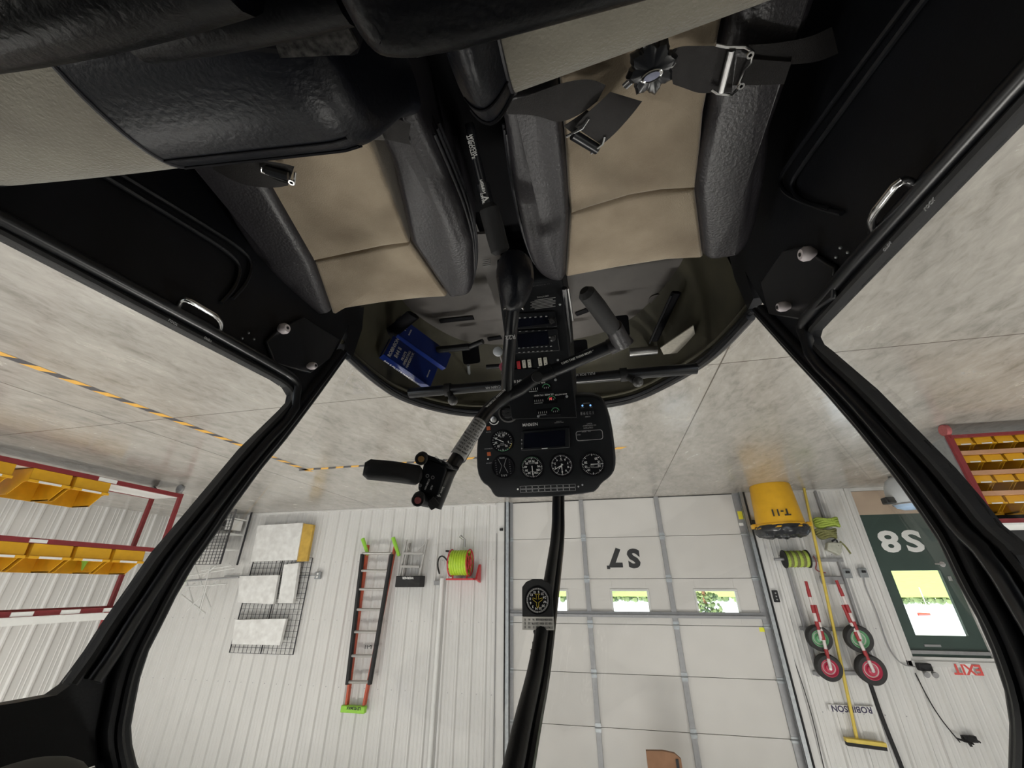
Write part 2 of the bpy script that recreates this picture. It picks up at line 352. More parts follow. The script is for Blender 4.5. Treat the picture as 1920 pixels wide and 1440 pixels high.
# base trims and jamb trims
w = MB()
for x0, x1 in ((WX0, EX0 - .1), (EX1 + .1, DR - .3), (DL + .3, WX1)): w.box((x0, DW - .035, 0), (x1, DW, .03))
w.build('baseboard_front', 'trimw', kind='structure', bevel=.003)
w = MB()
for x in (DL + .13, DR - .13 - .12): w.box((x, DW - .04, 0), (x + .12, DW, ZC))
w.box((EX1 + .04, DW - .03, 0), (EX1 + .09, DW, EZ1 + .1)); w.box((EX0 - .09, DW - .03, 0), (EX0 - .04, DW, EZ1 + .1)); w.box((EX0 - .09, DW - .03, EZ1 + .04), (EX1 + .09, DW, EZ1 + .1))
w.build('trim_1', 'trimw', kind='structure', bevel=.003)
w = MB()   # screw rows on the ribbed sheet
for z in (.92, 1.83, 2.75):
    x = -3.4
    while x < 8.7:
        if not DR - .3 < x < DL + .3: w.lathe([(.006, 0), (.006, .005), (.002, .007)], frame((x, DW, z), (1, 0, 0), (0, 0, 1)), 8)
        x += .2286
w.build('trim_2', 'strut', kind='structure')
# --- garage door
gd = bpy.data.objects.new('door_1', None); sc.collection.objects.link(gd); gd.location = (0, DW, 0); ORG[gd.name] = V((0, DW, 0)); gd['kind'] = 'structure'
GZ = [0.0, .612, 1.219, 1.829, 2.44, 3.05, 3.66]; YD = DW + .03
GW = []
for a, b in (((1148, 1108), (1217, 1148)), ((1303, 1108), (1387, 1148))):
    p, q = A(*a, 'y', YD), A(*b, 'y', YD); GW.append((q.x, p.x, p.z, q.z))
GW[0] = (-.545, -.03, 1.39, 1.665); GW[1] = (-1.78, -1.24, 1.39, 1.665); GW.append((.68, 1.2, 1.39, 1.665))
for k in range(6):
    w = MB(); z0, z1 = GZ[k] + .003, GZ[k + 1] - .003
    if k == 2:
        xs = sorted([(g[0], g[1]) for g in GW]); cur = DR
        for g0, g1 in xs + [(DL, DL)]:
            w.box((cur, YD, z0), (g0, YD + .045, z1)) if g0 > cur else None
            if g1 > g0: w.box((g0, YD, z0), (g1, YD + .045, 1.39)); w.box((g0, YD, 1.665), (g1, YD + .045, z1))
            cur = g1
    else: w.box((DR, YD, z0), (DL, YD + .045, z1))
    w.build('door_panel', 'doorw', gd, bevel=.002)
w = MB()
for z in GZ[1:]: w.box((DR, YD + .02, z - .02), (DL, YD + .05, z + .02))
w.box((DR, YD - .01, -.01), (DL, YD + .05, .012)); w.box((DR - .14, YD + .05, -.01), (DR + .02, YD + .06, 3.9)); w.box((DL - .02, YD + .05, -.01), (DL + .14, YD + .06, 3.9)); w.box((DR, YD + .05, 3.6), (DL, YD + .06, 3.9)); w.build('weather_seal', 'rubber', gd)
for g in GW:
    fr = MB(); o = .03
    for r in ((g[0] - o, g[1] + o, g[2] - o, g[2]), (g[0] - o, g[1] + o, g[3], g[3] + o), (g[0] - o, g[0], g[2], g[3]), (g[1], g[1] + o, g[2], g[3])):
        fr.box((r[0], YD - .014, r[2]), (r[1], YD, r[3]))
    f = fr.build('window_frame', 'doorframe', gd, bevel=.004)
    MB().box((g[0], YD + .02, g[2]), (g[1], YD + .024, g[3])).build('pane', 'pane', f)
for x in (A(1100, 1085, 'y', DW).x, A(1254, 1085, 'y', DW).x):
    s = MB().box((x - .035, YD - .03, 0), (x + .035, YD - .002, 3.66)).build('door_strut', 'strut', gd, bevel=.003)
    h = MB()
    for z in GZ[1:-1]: h.box((x - .04, YD - .036, z - .05), (x + .04, YD - .03, z + .05)); h.tube([(x - .045, YD - .04, z), (x + .045, YD - .04, z)], .009, 8)
    h.build('hinge', 'galv', s)
for x0, x1 in ((DL - .005, DL + .055), (DR - .085, DR + .005)):
    s = MB().box((x0, YD - .022, 0), (x1, YD - .002, 3.66)).build('end_stile', 'strut', gd)
    h = MB()
    for z in GZ[1:-1]: h.box((x0 - .005, YD - .03, z - .03), (x1 + .005, YD - .022, z + .03)); h.tube([(x0, YD - .035, z), (x1 + .02, YD - .035, z)], .008, 8)
    h.build('hinge', 'galv', s)
w = MB(); w.box((DR - .03, YD - .085, 1.70), (DL + .03, YD - .03, 1.712)); w.box((DR - .03, YD - .085, 1.712), (DL + .03, YD - .080, 1.735)); w.box((DR - .03, YD - .036, 1.66), (DL + .03, YD - .030, 1.70)); w.build('reinforcing_bar', 'strut', gd)
w = MB().text('S', A(1191, 1046, 'y', YD - .001), (1, 0, 0), (0, 0, 1), .30, .06); w.v = []; w.f = []
pS = A(1188, 1045, 'y', YD - .002); p7 = A(1156, 1044, 'y', YD - .002)
for ch, p in (('S', A(1188, 1045, 'y', YD - .002)), ('7', A(1154, 1044, 'y', YD - .002))): w.text(ch, p, (1, 0, 0), (0, 0, 1), .25, .075, sx=1.1)
w.box((A(1144, 1063, 'y', YD).x, YD - .003, A(1144, 1063, 'y', YD).z - .02), (A(1144, 1063, 'y', YD).x + .05, YD - .002, A(1144, 1063, 'y', YD).z + .03))
w.build('door_number', 'black_ink', gd)
c = A(1388, 966, 'y', YD - .03); w = MB().box((c.x - .035, YD - .026, c.z - .06), (c.x + .03, YD - .024, c.z + .06)); w.build('warning_sticker', mat('sticker_yellow', (.85, .75, .04), .5, noise=.1), gd)
c = A(1390, 983, 'y', YD - .03); MB().box((c.x - .03, YD - .026, c.z - .02), (c.x + .03, YD - .024, c.z + .02)).build('small_label', 'white', gd)
c = A(1431, 1181, 'y', YD - .03); MB().box((c.x - .04, YD - .004, c.z - .026), (c.x + .04, YD - .001, c.z + .026)).build('yellow_tag', mat('tag_yellow', (.85, .85, .05), .5, noise=.1), gd)
# tracks
w = MB()
for x in (DL + .075, DR - .105):
    w.box((x - .03, DW - .075, 0), (x + .03, DW - .07, 4.0)); w.box((x - .03, DW - .075, 0), (x - .025, DW - .03, 4.0)); w.box((x + .025, DW - .075, 0), (x + .03, DW - .03, 4.0))
w.build('trim_3', 'galv', kind='structure')
w = MB()
for x in (DL + .115, DR - .15): w.tube([(x, DW - .06, 0), (x, DW - .06, 4)], .012, 8)
w.box((DL + .045, DW - .05, 0), (DL + .05, DW, 4)); w.build('trim_4', 'rubber', kind='structure')
# --- exit door
ed = bpy.data.objects.new('door_2', None); sc.collection.objects.link(ed); ed.location = (-4.1, DW, 0); ORG[ed.name] = V((-4.1, DW, 0)); ed['kind'] = 'structure'
wa, wb = A(1672, 1070, 'y', DW), A(1812, 1190, 'y', DW); wx0, wx1, wz0, wz1 = -4.42, wa.x - .0, wa.z, A(1740, 1192, 'y', DW).z
w = MB(); yy = DW + .02
w.box((EX0, yy, .02), (wx0, yy + .045, EZ1)); w.box((wx1, yy, .02), (EX1, yy + .045, EZ1)); w.box((wx0, yy, .02), (wx1, yy + .045, wz0)); w.box((wx0, yy, wz1), (wx1, yy + .045, EZ1))
w.build('door_leaf', 'green', ed)
MB().box((wx0, yy + .02, wz0), (wx1, yy + .024, wz1)).build('pane', 'pane', ed)
zk = A(1640, 965, 'y', yy).z
MB().box((EX0 + .005, yy - .012, .05), (EX1 - .005, yy - .001, zk)).build('kick_panel', 'ply', ed, label='plywood kick panel at the foot of the green door')
MB().box((EX0 - .04, yy - .02, .0), (EX1 + .04, yy + .05, .045)).build('threshold', 'trimw', ed)
w = MB(); w.box((EX0 - .045, DW - .01, 0), (EX0, yy + .08, EZ1 + .04)); w.box((EX1, DW - .01, 0), (EX1 + .045, yy + .08, EZ1 + .04)); w.box((EX0, DW - .01, EZ1), (EX1, yy + .08, EZ1 + .045)); w.build('door_frame', 'trimw', ed)
w = MB()
for ch, px, py in (('8', 1667, 1013), ('S', 1711, 1012)): w.text(ch, A(px, py, 'y', yy - .003), (1, 0, 0), (0, 0, 1), .27, .045, sx=1.3)
w.build('door_number', 'white', ed)
p = A(1766, 1058, 'y', yy); w = MB(); w.lathe([(.035, 0), (.035, .01), (.012, .015), (.012, .05)], frame((p.x, yy, p.z), (1, 0, 0), (0, 0, 1)), 16)
w.tube([(p.x, yy - .05, p.z), (p.x + .12, yy - .055, p.z - .005)], .011, 8); w.build('door_handle', 'chrome', ed)
p = A(1780, 1085, 'y', yy); MB().box((p.x - .02, yy - .02, p.z - .03), (p.x + .02, yy, p.z + .03)).build('deadbolt', 'steel', ed, bevel=.004)
p = A(1748, 1211, 'y', yy); MB().box((p.x - .09, yy - .012, p.z - .015), (p.x + .09, yy, p.z + .01)).build('closer_plate', 'strut', ed)
w = MB().box((EX0, yy - .035, 2.06), (EX1, yy - .005, 2.10)); w.build('door_closer', 'strut', ed, bevel=.004)
# --- outside
g = MB().add([(-40, DW + .15, -.12), (40, DW + .15, -.12), (90, 75, 3.05), (-90, 75, 3.05)], [(0, 1, 2, 3)]); g.build('ground', 'grass', kind='structure')
g = MB().add([(-60, WYB - .13, -.06), (60, WYB - .13, -.06), (60, -60, -.06), (-60, -60, -.06)], [(0, 1, 2, 3)]); g.build('apron', mat('apron_concrete', (.45, .44, .42), .8, noise=.15, ns=1), kind='structure')
def bush(x, y, r, name, lab):
    z = 3.0 * (y - 7) / 68; m = MB(); m.tube([(x, y, z - .2), (x, y, z + r)], .12 * r, 8)
    root = empty(name, (x, y, z), lab, 'tree', 'trees beyond the field'); m.build('trunk', 'cardboard', root)
    m = MB()
    for k in range(150):
        a, b, c = random.gauss(0, .5), random.gauss(0, .4), random.uniform(0, 1.5)
        m.sphere((x + a * r, y + b * r, z + .3 * r + c * r), r * random.uniform(.06, .17), 3)
    m.build('crown', 'leaf', root, smooth=False)
bush(-8.3, 44, 1.2, 'leafy_tree', 'leafy tree beyond the field, in the middle window of the white overhead door')
bush(2.0, 52, .9, 'leafy_tree', 'bushy tree beyond the field, in the window beside the compass')
bush(-18.5, 62, .9, 'leafy_tree', 'leafy tree beyond the field, in the overhead door window nearest the yellow trash can')
bush(-38, 66, .5, 'leafy_tree', 'low tree line bush beyond the field, in the window of the green door')
bush(-32, 66, .4, 'leafy_tree', 'smallest bush beyond the field, in the green door window nearer the wheel rack')
m = MB()
for k in range(420):
    x = random.uniform(-75, 12); y = 71 + random.uniform(-.8, .8); m.sphere((x, y, 2.85 + random.uniform(0, .45)), random.uniform(.18, .5), 3)
hd = m.build('tree_line', 'leaf', smooth=False); tag(hd, 'dark green line of distant trees along the far edge of the field', 'tree line'); hd['kind'] = 'stuff'
p = A(1744, 1152, 'y', 42); r = empty('windsock', (p.x, 42, 1.5), 'small red windsock on a thin pole beyond the green door window', 'windsock')
MB().lathe([(.07, 0), (.11, .8), (.10, .8), (.06, 0)], frame(p, (0, 1, 0), (0, 0, 1)) , 12, False).build('sock', 'exitred', r); MB().tube([(p.x, 42, 1.45), (p.x, 42, p.z + .15)], .03, 6).build('pole', 'doorframe', r)
# --- ceiling lamps
for i, (lx, ly) in enumerate(LAMPS):
    r = empty('ceiling_lamp', (lx, ly, 4.8), 'white linear high bay lamp on the hangar ceiling, above and outside the frame', 'lamp', 'ceiling lamps')
    MB().box((lx - .6, ly - .17, 4.72), (lx + .6, ly + .17, 4.9)).build('housing', 'trimw', r)
    MB().box((lx - .57, ly - .15, 4.70), (lx + .57, ly + .15, 4.72)).build('diffuser', 'tube', r)
# --- hazard tape: strips of floor marking
def hazard(name, p0, p1, w_, lab):
    p0, p1 = V(p0), V(p1); L = (p1 - p0).length; d = (p1 - p0) / L; s = V((-d.y, d.x, 0)); sk = w_ * .8; k = 0; pit = .105
    y, b = MB(), MB(); n = int(L / pit)
    for k in range(n):
        q = p0 + d * k * pit
        (y if k % 2 else b).add([q + V((0, 0, .0015)), q + d * pit + V((0, 0, .0015)), q + d * (pit + sk) + s * w_ + V((0, 0, .0015)), q + d * sk + s * w_ + V((0, 0, .0015))], [(0, 1, 2, 3)])
    r = empty(name, p0, lab, 'tape'); b.build('black_stripe', 'hazk', r); y.build('yellow_stripe', 'hazy', r)
hazard('hazard_tape', (3.64, .6, 0), (3.64, 4.42, 0), .075, 'yellow and black striped tape on the floor, the run that passes the red bin rack')
hazard('hazard_tape', (3.72, 4.36, 0), (-.3, 4.31, 0), .07, 'yellow and black striped tape on the floor, the run behind the cyclic grip')
# ================================================================== THE HELICOPTER
XL, XR, XC, FZ = -.464, .787, .1615, .22
heli = empty('helicopter', (XC, .5, FZ), 'black helicopter cabin with curved windshield pillars and centre bow, parked on the hangar floor', 'helicopter')
mYZ = lambda x: Matrix(((0, 0, 1, x), (1, 0, 0, 0), (0, 1, 0, 0), (0, 0, 0, 1)))     # local (y, z, depth along +x)
def slab(mb, poly, x, inward, th): mb.prism(poly, mYZ(x), th * inward, 0)
# windshield edge (y,z) per side, from the pillar foot up
WSL = [A(*p, 'x', XL + .020) for p in [(1410, 590), (1480, 670), (1547, 743), (1600, 805), (1658, 878), (1686, 915), (1722, 967), (1755, 1017), (1790, 1093), (1827, 1160), (1853, 1220), (1877, 1293), (1886, 1353), (1884, 1440)]] + [V((XL, .80, 1.57)), V((XL, .78, 1.62))]
WSR = [A(*p, 'x', XR - .020) for p in [(655, 665), (600, 742), (540, 823), (493, 880), (437, 957), (408, 1002), (367, 1060), (333, 1120), (307, 1173), (283, 1220), (267, 1270), (257, 1320), (250, 1360), (252, 1393), (263, 1440)]] + [V((XR, .74, 1.60)), V((XR, .72, 1.62))]
for p in WSL: p.x = XL
for p in WSR: p.x = XR
def ext(P, y): d = P[0] - P[1]; return P[0] + d * ((y - P[0].y) / d.y)
WNL = [A(*p, 'x', XL - .015) for p in [(1920, 233), (1677, 480), (1560, 600), (1543, 618), (1539, 632), (1546, 646), (1563, 659), (1647, 731), (1740, 825), (1792, 877), (1844, 937), (1882, 985), (1920, 1031)]]
WNR = [A(*p, 'x', XR + .015) for p in [(0, 453), (300, 607), (505, 712), (528, 727), (537, 742), (534, 756), (522, 769), (447, 842), (348, 960), (283, 1036), (233, 1108), (187, 1173), (157, 1220), (133, 1253), (110, 1283), (83, 1302), (0, 1317)]]
yz = lambda pts: [(p.y, p.z) for p in pts]
winL = yz([ext(WNL, -.3)]) + yz(WNL)[1:-1] + [(.607, 1.279), (.596, 1.36), (.56, 1.42), (.49, 1.445), (.2, 1.43), (-.30, 1.38)]
winR = yz([ext(WNR, -.3)]) + yz(WNR)[1:] + [(.2, 1.43), (-.30, 1.38)]
def sidewall(X, inward, WS, win, sign):
    ws = yz(WS); w = MB()
    # door frame line: a gap halfway between the window edge and the windshield edge
    mid = [((a[0] - .044), a[1]) for a in ws]
    # door post outside the door gap
    post = ws + mid[::-1]
    slab(w, post, X - inward * .01, inward, .030)
    o = w.build('door_post', 'black', heli, bevel=.006)
    # door as its own thing
    side = 'left' if inward > 0 else 'right'
    d = bpy.data.objects.new('cabin_door', None); sc.collection.objects.link(d); d.parent = heli; d.location = V((X, .3, .3)) - ORG[heli.name]; ORG[d.name] = V((X, .3, .3))
    dm = [((a[0] - .047), a[1]) for a in ws]
    top = 1.55
    dm = [p for p in dm if p[1] < top - .03] + [(dm[-2][0], top)]
    lo = [(-.36, .27), (.90, .27), (.985, .50)]
    # window ring: bridge outer door outline and window outline by radial strips
    outer = lo + [p for p in dm if p[1] > .55] + [(.2, 1.535), (-.36, 1.49)]
    def ringmesh(outer, inner, x0, x1, n=96):
        def res(poly):
            P = [V((p[0], p[1])) for p in poly]; L = [0]
            for i in range(len(P)): L.append(L[-1] + (P[(i + 1) % len(P)] - P[i]).length)
            return P, L
        c = V((sum(p[0] for p in inner) / len(inner), sum(p[1] for p in inner) / len(inner)))
        def hit(poly, ang):
            d = V((math.cos(ang), math.sin(ang))); best = None
            for i in range(len(poly)):
                a, b = V(poly[i]) - c, V(poly[(i + 1) % len(poly)]) - c; e = b - a; den = d.x * e.y - d.y * e.x
                if abs(den) < 1e-9: continue
                t = (a.x * e.y - a.y * e.x) / den; u = (a.x * d.y - a.y * d.x) / den
                if t > 0 and -1e-6 <= u <= 1 + 1e-6: best = t if best is None else max(best, t)
            return c + d * (best or .1)
        angs = sorted(set([2 * math.pi * k / n for k in range(n)] + [math.atan2(p[1] - c.y, p[0] - c.x) % (2 * math.pi) for p in list(outer) + list(inner)]))
        ri = [hit(inner, a) for a in angs]; ro = [hit(outer, a) for a in angs]; m = MB(); N = len(angs); vs = []
        for x in (x0, x1):
            for p in ri: vs.append((x, p.x, p.y))
            for p in ro: vs.append((x, p.x, p.y))
        fs = []
        for j in range(N):
            k = (j + 1) % N
            fs += [(j, k, N + k, N + j), (2 * N + j, 3 * N + j, 3 * N + k, 2 * N + k), (j, 2 * N + j, 2 * N + k, k), (N + j, N + k, 3 * N + k, 3 * N + j)]
        return m.add(vs, fs)
    ringmesh(outer, win, X - inward * .015, X + inward * .008).build('door_shell', 'black', d, smooth=25)
    # rolled inner lip that follows the window edge
    cen = V((0, sum(p[0] for p in win) / len(win), sum(p[1] for p in win) / len(win)))
    def off(p, k, dx):
        q = V((0, p[0], p[1])); v = (q - cen); v.y *= .9; v.normalize()
        return V((X + inward * dx, p[0] + (k if p[0] > .3 and p[1] > .88 else 0) * 1, p[1] + (-k if p[1] < .88 else 0)))
    path = smoothpath([off(p, .026, .012) for p in win[:-4]], 1); MB().tube(path, .012, 10).build('window_lip', 'gloss', d)
    path = smoothpath([off(p, .004, .006) for p in win[:-4]], 1); MB().tube(path, .006, 6).build('window_seal', 'rubber', d)
    g = MB().prism(win, mYZ(X - inward * .012), inward * .003, 0); g.build('door_glass', 'glass', d)
    # pressed recess frame in the lower door
    rp_ = {'left': [(1760, -70), (1700, 5), (1570, 180), (1470, 318), (1461, 342), (1474, 364), (1520, 384), (1556, 392)], 'right': [(140, 276), (235, 332), (380, 420), (450, 464), (474, 492), (464, 530), (436, 560)]}[side]
    for sh_ in (0, 1):
        pth = smoothpath([A(px + sh_ * (22 if side == 'left' else -22), py + sh_ * 8, 'x', X + inward * .014) for px, py in rp_], 2)
        MB().tube(pth, .0045, 6).build('panel_ridge', 'gloss', d)
    # grab handle
    if side == 'left': hp = [(1640, 434), (1632, 416), (1640, 396), (1653, 380), (1665, 364), (1684, 341), (1700, 337), (1716, 350)]
    else: hp = [(411, 622), (415, 606), (404, 592), (390, 584), (375, 575), (352, 562), (340, 562), (333, 578)]
    q = [A(*p, 'x', X + inward * dx) for p, dx in zip(hp, (.012, .032, .045, .045, .045, .045, .034, .012))]
    MB().tube(smoothpath(q, 1), .0055, 10).build('grab_handle', 'chrome', d)
    # latch cover with its two white hinge pins
    cp = {'left': [(1425, 530), (1465, 472), (1500, 462), (1562, 500), (1560, 560), (1500, 600), (1440, 590)],
          'right': [(500, 640), (520, 618), (570, 594), (638, 636), (620, 672), (583, 700), (515, 682)]}[side]
    pp = [A(*p, 'x', X + inward * .02) for p in cp]
    m = MB(); m.prism([(p.y, p.z) for p in pp], mYZ(X + inward * .010), inward * .010, 0); pl = d; m.build('latch_cover', 'gloss', d, bevel=.004)
    for (px, py, rr) in ({'left': [(1511, 476, 1), (1467, 575, .8)], 'right': [(533, 616, 1), (586, 686, .75)]}[side]):
        c = A(px, py, 'x', X + inward * .035); mm = frame(c, (0, 1, 0), (0, 0, inward))
        MB().lathe([(.001, .010), (.010 * rr, .010), (.014 * rr, .004), (.014 * rr, -.006), (.005, -.018)], mm @ Matrix.Rotation(0, 4, 'X'), 14).build('hinge_pin', 'knob', pl, label='white plastic hinge pin')
        MB().lathe([(.001, .0115), (.004, .0115), (.004, .009)], mm, 8).build('pin_hole', 'rubber', pl)
    m = MB()
    for (px, py) in ({'left': [(1576, 464), (1590, 473), (1568, 482), (1596, 490)], 'right': [(466, 624), (454, 634), (476, 636), (452, 646)]}[side]):
        m.sphere(A(px, py, 'x', X + inward * .014), .0032, 5)
    m.build('rivet', 'galv', d)
    # small placards on the sill
    for (px, py, t) in ({'left': [(1742, 383, 'LOCK'), (1663, 462, 'OPEN')], 'right': [(325, 604, 'LOCK'), (390, 636, 'OPEN')]}[side]):
        c = A(px, py, 'x', X + inward * .03); MB().text(t, c, (0, inward * -1, 0), (0, 0, 1), .0045, .01).build('placard', 'dimwhite', d)
    # side skin below and behind the door
    s = MB(); low = [(-.85, .24), (1.02, .24), (1.06, .48), (1.040, .612), (.99, .612), (.985, .5), (.90, .262), (-.37, .262), (-.37, 1.50), (-.2, 1.56), (.70, 1.56), (.74, 1.62), (-.85, 1.62)]
    slab(s, low, X - inward * .025, inward, .03); s.build('side_skin', 'black', heli)
sidewall(XL, 1, WSL, winL, 1); sidewall(XR, -1, WSR, winR, -1)
# pillar step: the raised edge that runs up the middle of each pillar
for WS, X, inw in ((WSL, XL, 1), (WSR, XR, -1)):
    MB().tube(smoothpath([V((X + inw * .019, p.y - .022, p.z)) for p in WS], 1), .007, 8).build('pillar_ridge', 'black', heli)
    MB().tube(smoothpath([V((X + inw * .010, p.y - .011, p.z)) for p in WS], 1), .010, 8).build('pillar_edge', 'gloss', heli)
# centre bow
bowp = [(1040, 900), (1043, 935), (1043, 1000), (1031, 1080), (1013, 1200), (1001, 1270), (981, 1350), (962, 1440)]
BOW = [V((XC, 1.86, .50)), V((XC, 1.80, .62)), V((XC, 1.68, .82))] + [A(*p, 'x', XC) for p in bowp[1:]] + [V((XC, .64, 1.585)), V((XC, .50, 1.60))]
MB().tube(smoothpath(BOW, 2), .0155, 12).build('centre_bow', 'black', heli)
MB().tube(smoothpath([p + V((-.018, .022, .012)) for p in BOW], 2), .009, 8).build('bow_channel', 'gloss', heli)
# nose rim
RIMC = [A(px, py, 'z', z) for px, py, z in [(1408, 594, .622), (1360, 647, .592), (1320, 682, .568), (1262, 716, .535), (1200, 747, .505), (1150, 759, .485)]]
def mir(p): return V((2 * XC - p.x, p.y, p.z))
RIMR = [A(px, py, 'z', z) for px, py, z in [(652, 668, .612), (700, 712, .60), (752, 748, .585), (830, 771, .545), (895, 779, .505)]]
RIM = RIMC + [V((XC - .12, 1.98, .472)), V((XC, 2.0, .468)), V((XC + .14, 1.985, .472)), ] + RIMR[::-1]
rimp = smoothpath(RIM, 2)
MB().tube(rimp, .013, 8).build('windshield_rim', 'gloss', heli)
MB().tube([p + V((0, -.022, -.010)) for p in rimp], .010, 8).build('rim_channel', 'black', heli)
MB().tube([p + V((0, -.05, -.03)) for p in rimp], .007, 8).build('rim_stringer', 'olive', heli)
# nose bowl
def nose(name, k, m, dz=0):
    rings = []; cx, cy = XC, 1.0
    for t in (0, .12, .3, .5, .7, .88, 1.0):
        sc_ = 1 - .28 * t ** 1.6; rings.append([V((cx + (p.x - cx) * (1 - .10 * t ** 2) * k, cy + (p.y - cy) * sc_ * k, (p.z - .005) * (1 - t) + (FZ - .012 + dz) * t - .10 * math.sin(math.pi * t) * .35)) for p in rimp])
    mb = MB(); mb.loft(rings, False, False); return mb
nose('n', 1.0, 'olive').build('nose_liner', 'olive', heli)
nose('n', 1.012, 'black', -.03).build('nose_skin', 'black', heli)
# cabin floor and toe boards
MB().box((XL - .03, -.84, FZ - .03), (XR + .03, 1.05, FZ)).build('cabin_floor', 'floorgrey', heli)
fl = [(XL + .03, 1.04)] + [(p.x * .0 + XC + (p.x - XC) * .93, 1.0 + (p.y - 1.0) * .72) for p in rimp] + [(XR - .03, 1.04)]
fl = [p for p in fl[1:-1]]; m = MB(); m.loft([[V((p[0], p[1], FZ - .003)) for p in fl], [V((XC + (p[0] - XC) * 1.0, .98, FZ - .003)) for p in fl], [V((XC + (p[0] - XC) * 1.0, .98, FZ - .02)) for p in fl], [V((p[0], p[1], FZ - .02)) for p in fl]], False, False); m.build('footwell_floor', 'floorgrey', heli)
for a, b, c_, d_ in (((1210, 635), (1262, 525), (1300, 500), (1245, 640)),):
    q0, q1 = A(1226, 638, 'z', .36), A(1268, 548, 'z', .30)
    MB().tube([q0, q1], .02, 6, flat=.5).build('floor_rib', 'deep', heli)
    MB().tube([q0 + V((.02, 0, .012)), q1 + V((.02, 0, .012))], .004, 6).build('rib_edge', 'gloss', heli)
# olive wedge panels on the floor by the rim, with a pale panel added in place of the chin opening onto the hangar floor
m = MB(); m.tube([A(715, 640, 'z', .38), A(775, 590, 'z', .34)], .03, 6, flat=.4); m.build('floor_rib', 'deep', heli)
w = MB(); wd_ = [A(1238, 652, 'z', .44), A(1300, 610, 'z', .44), A(1309, 657, 'z', .44), A(1244, 664, 'z', .44)]
w.prism([(p.x, p.y) for p in wd_], Matrix.Translation((0, 0, .438)), .004); w.build('chin_opening_panel', 'pages', heli, label='pale card lying on the nose floor')
# floor channels
for p0, p1 in (((825, 603), (888, 596)), ((915, 637), (940, 633)), ((1080, 590), (1102, 582))):
    a, b = A(*p0, 'z', FZ + .002), A(*p1, 'z', FZ + .002); m = MB(); m.tube([a, b], .014, 6, flat=.25, up=(0, 0, 1)); m.build('pedal_slot', 'deep', heli)
MB().lathe([(.03, 0), (.03, .003), (.026, .003), (.026, .0015), (.001, .0015)], Matrix.Translation(A(1230, 560, 'z', FZ)), 24).build('floor_plug', 'floorgrey', heli)
# cross tube with ends
ca, cb = V((XL + .045, 1.40, .575)), V((XR - .03, 1.42, .59))
ca, cb = A(1306, 691, 'z', .60), A(768, 737, 'z', .60)
xt = MB().tube([ca, cb], .0205, 16); xt.build('cross_tube', 'gloss', heli)
for c_, s in ((ca, -1), (cb, 1)): MB().tube([c_, c_ + V((s * -.018, -.004, -.004))], [.019, .010], 8, flat=.4, up=(0, 0, 1)).build('tube_end', 'gloss', heli)
for k, (px, py) in enumerate([(1092, 703), (925, 727)]): q = A(px, py, 'z', .621); MB().text('PULL FOR HEAT' if k == 0 else 'CABIN AIR', q + V((0, -.005, .0)), (1, .0, 0), (0, .6, .8), .009, .02).build('placard', 'dimwhite', heli)
# roof, rear bulkhead, headliner
rp = [(-.85, 1.62), (-.2, 1.68), (.45, 1.68), (.70, 1.62), (.70, 1.59), (.45, 1.63), (-.2, 1.635), (-.85, 1.58)]
m = MB(); m.prism(rp, mYZ(XL - .03), XR - XL + .06); m.build('roof_skin', 'black', heli)
m = MB(); m.box((XL - .02, -.88, .24), (XR + .02, -.84, 1.62)); m.build('rear_bulkhead', 'black', heli)
m = MB(); c_ = V((0, 0, 0)); m.sphere(W(40, 1492, .40), .045, 10, (1.2, 1.1, .6)); q_ = W(40, 1492, .40); m.tube([q_, V((q_.x, q_.y, 1.64))], .02, 8); m.build('overhead_vent', 'headl', heli)
# canopy glass: a Coons patch on each side between the bow and the pillar edge
def resample(P, n):
    L = [0]
    for i in range(len(P) - 1): L.append(L[-1] + (P[i + 1] - P[i]).length)
    out = []
    for k in range(n):
        t = L[-1] * k / (n - 1); i = 0
        while i < len(L) - 2 and L[i + 1] < t: i += 1
        out.append(P[i].lerp(P[i + 1], (t - L[i]) / max(1e-9, L[i + 1] - L[i])))
    return out
def canopy(side_pts, rim_pts, sgn):
    n, q = 22, 14; c0 = resample(smoothpath([p + V((0, .03, .012)) for p in BOW], 2), n); c1 = resample(smoothpath([p + V((-sgn * -.006, .006, 0)) for p in side_pts], 1), n)
    d0 = resample(rim_pts, q); d1 = [c0[-1].lerp(c1[-1], i / (q - 1)) for i in range(q)]; rings = []
    for i in range(n):
        u = i / (n - 1); row = []
        for j in range(q):
            v = j / (q - 1); p = c0[i] * (1 - v) + c1[i] * v + d0[j] * (1 - u) + d1[j] * u - (d0[0] * (1 - u) * (1 - v) + d0[-1] * (1 - u) * v + d1[0] * u * (1 - v) + d1[-1] * u * v)
            b = math.sin(math.pi * u) * math.sin(math.pi * v) ; row.append(p + V((sgn * .05 * b, .05 * b, .03 * b)))
        rings.append(row)
    m = MB(); m.loft(rings, False, False); o = m.build('windshield', 'glass', heli); s = o.modifiers.new('thick', 'SOLIDIFY'); s.thickness = .002
ic = min(range(len(rimp)), key=lambda i: abs(rimp[i].x - XC))
canopy(WSL, [p + V((0, .006, .01)) for p in rimp[:ic + 1][::-1]], -1); canopy(WSR, [p + V((0, .006, .01)) for p in rimp[ic:]], 1)
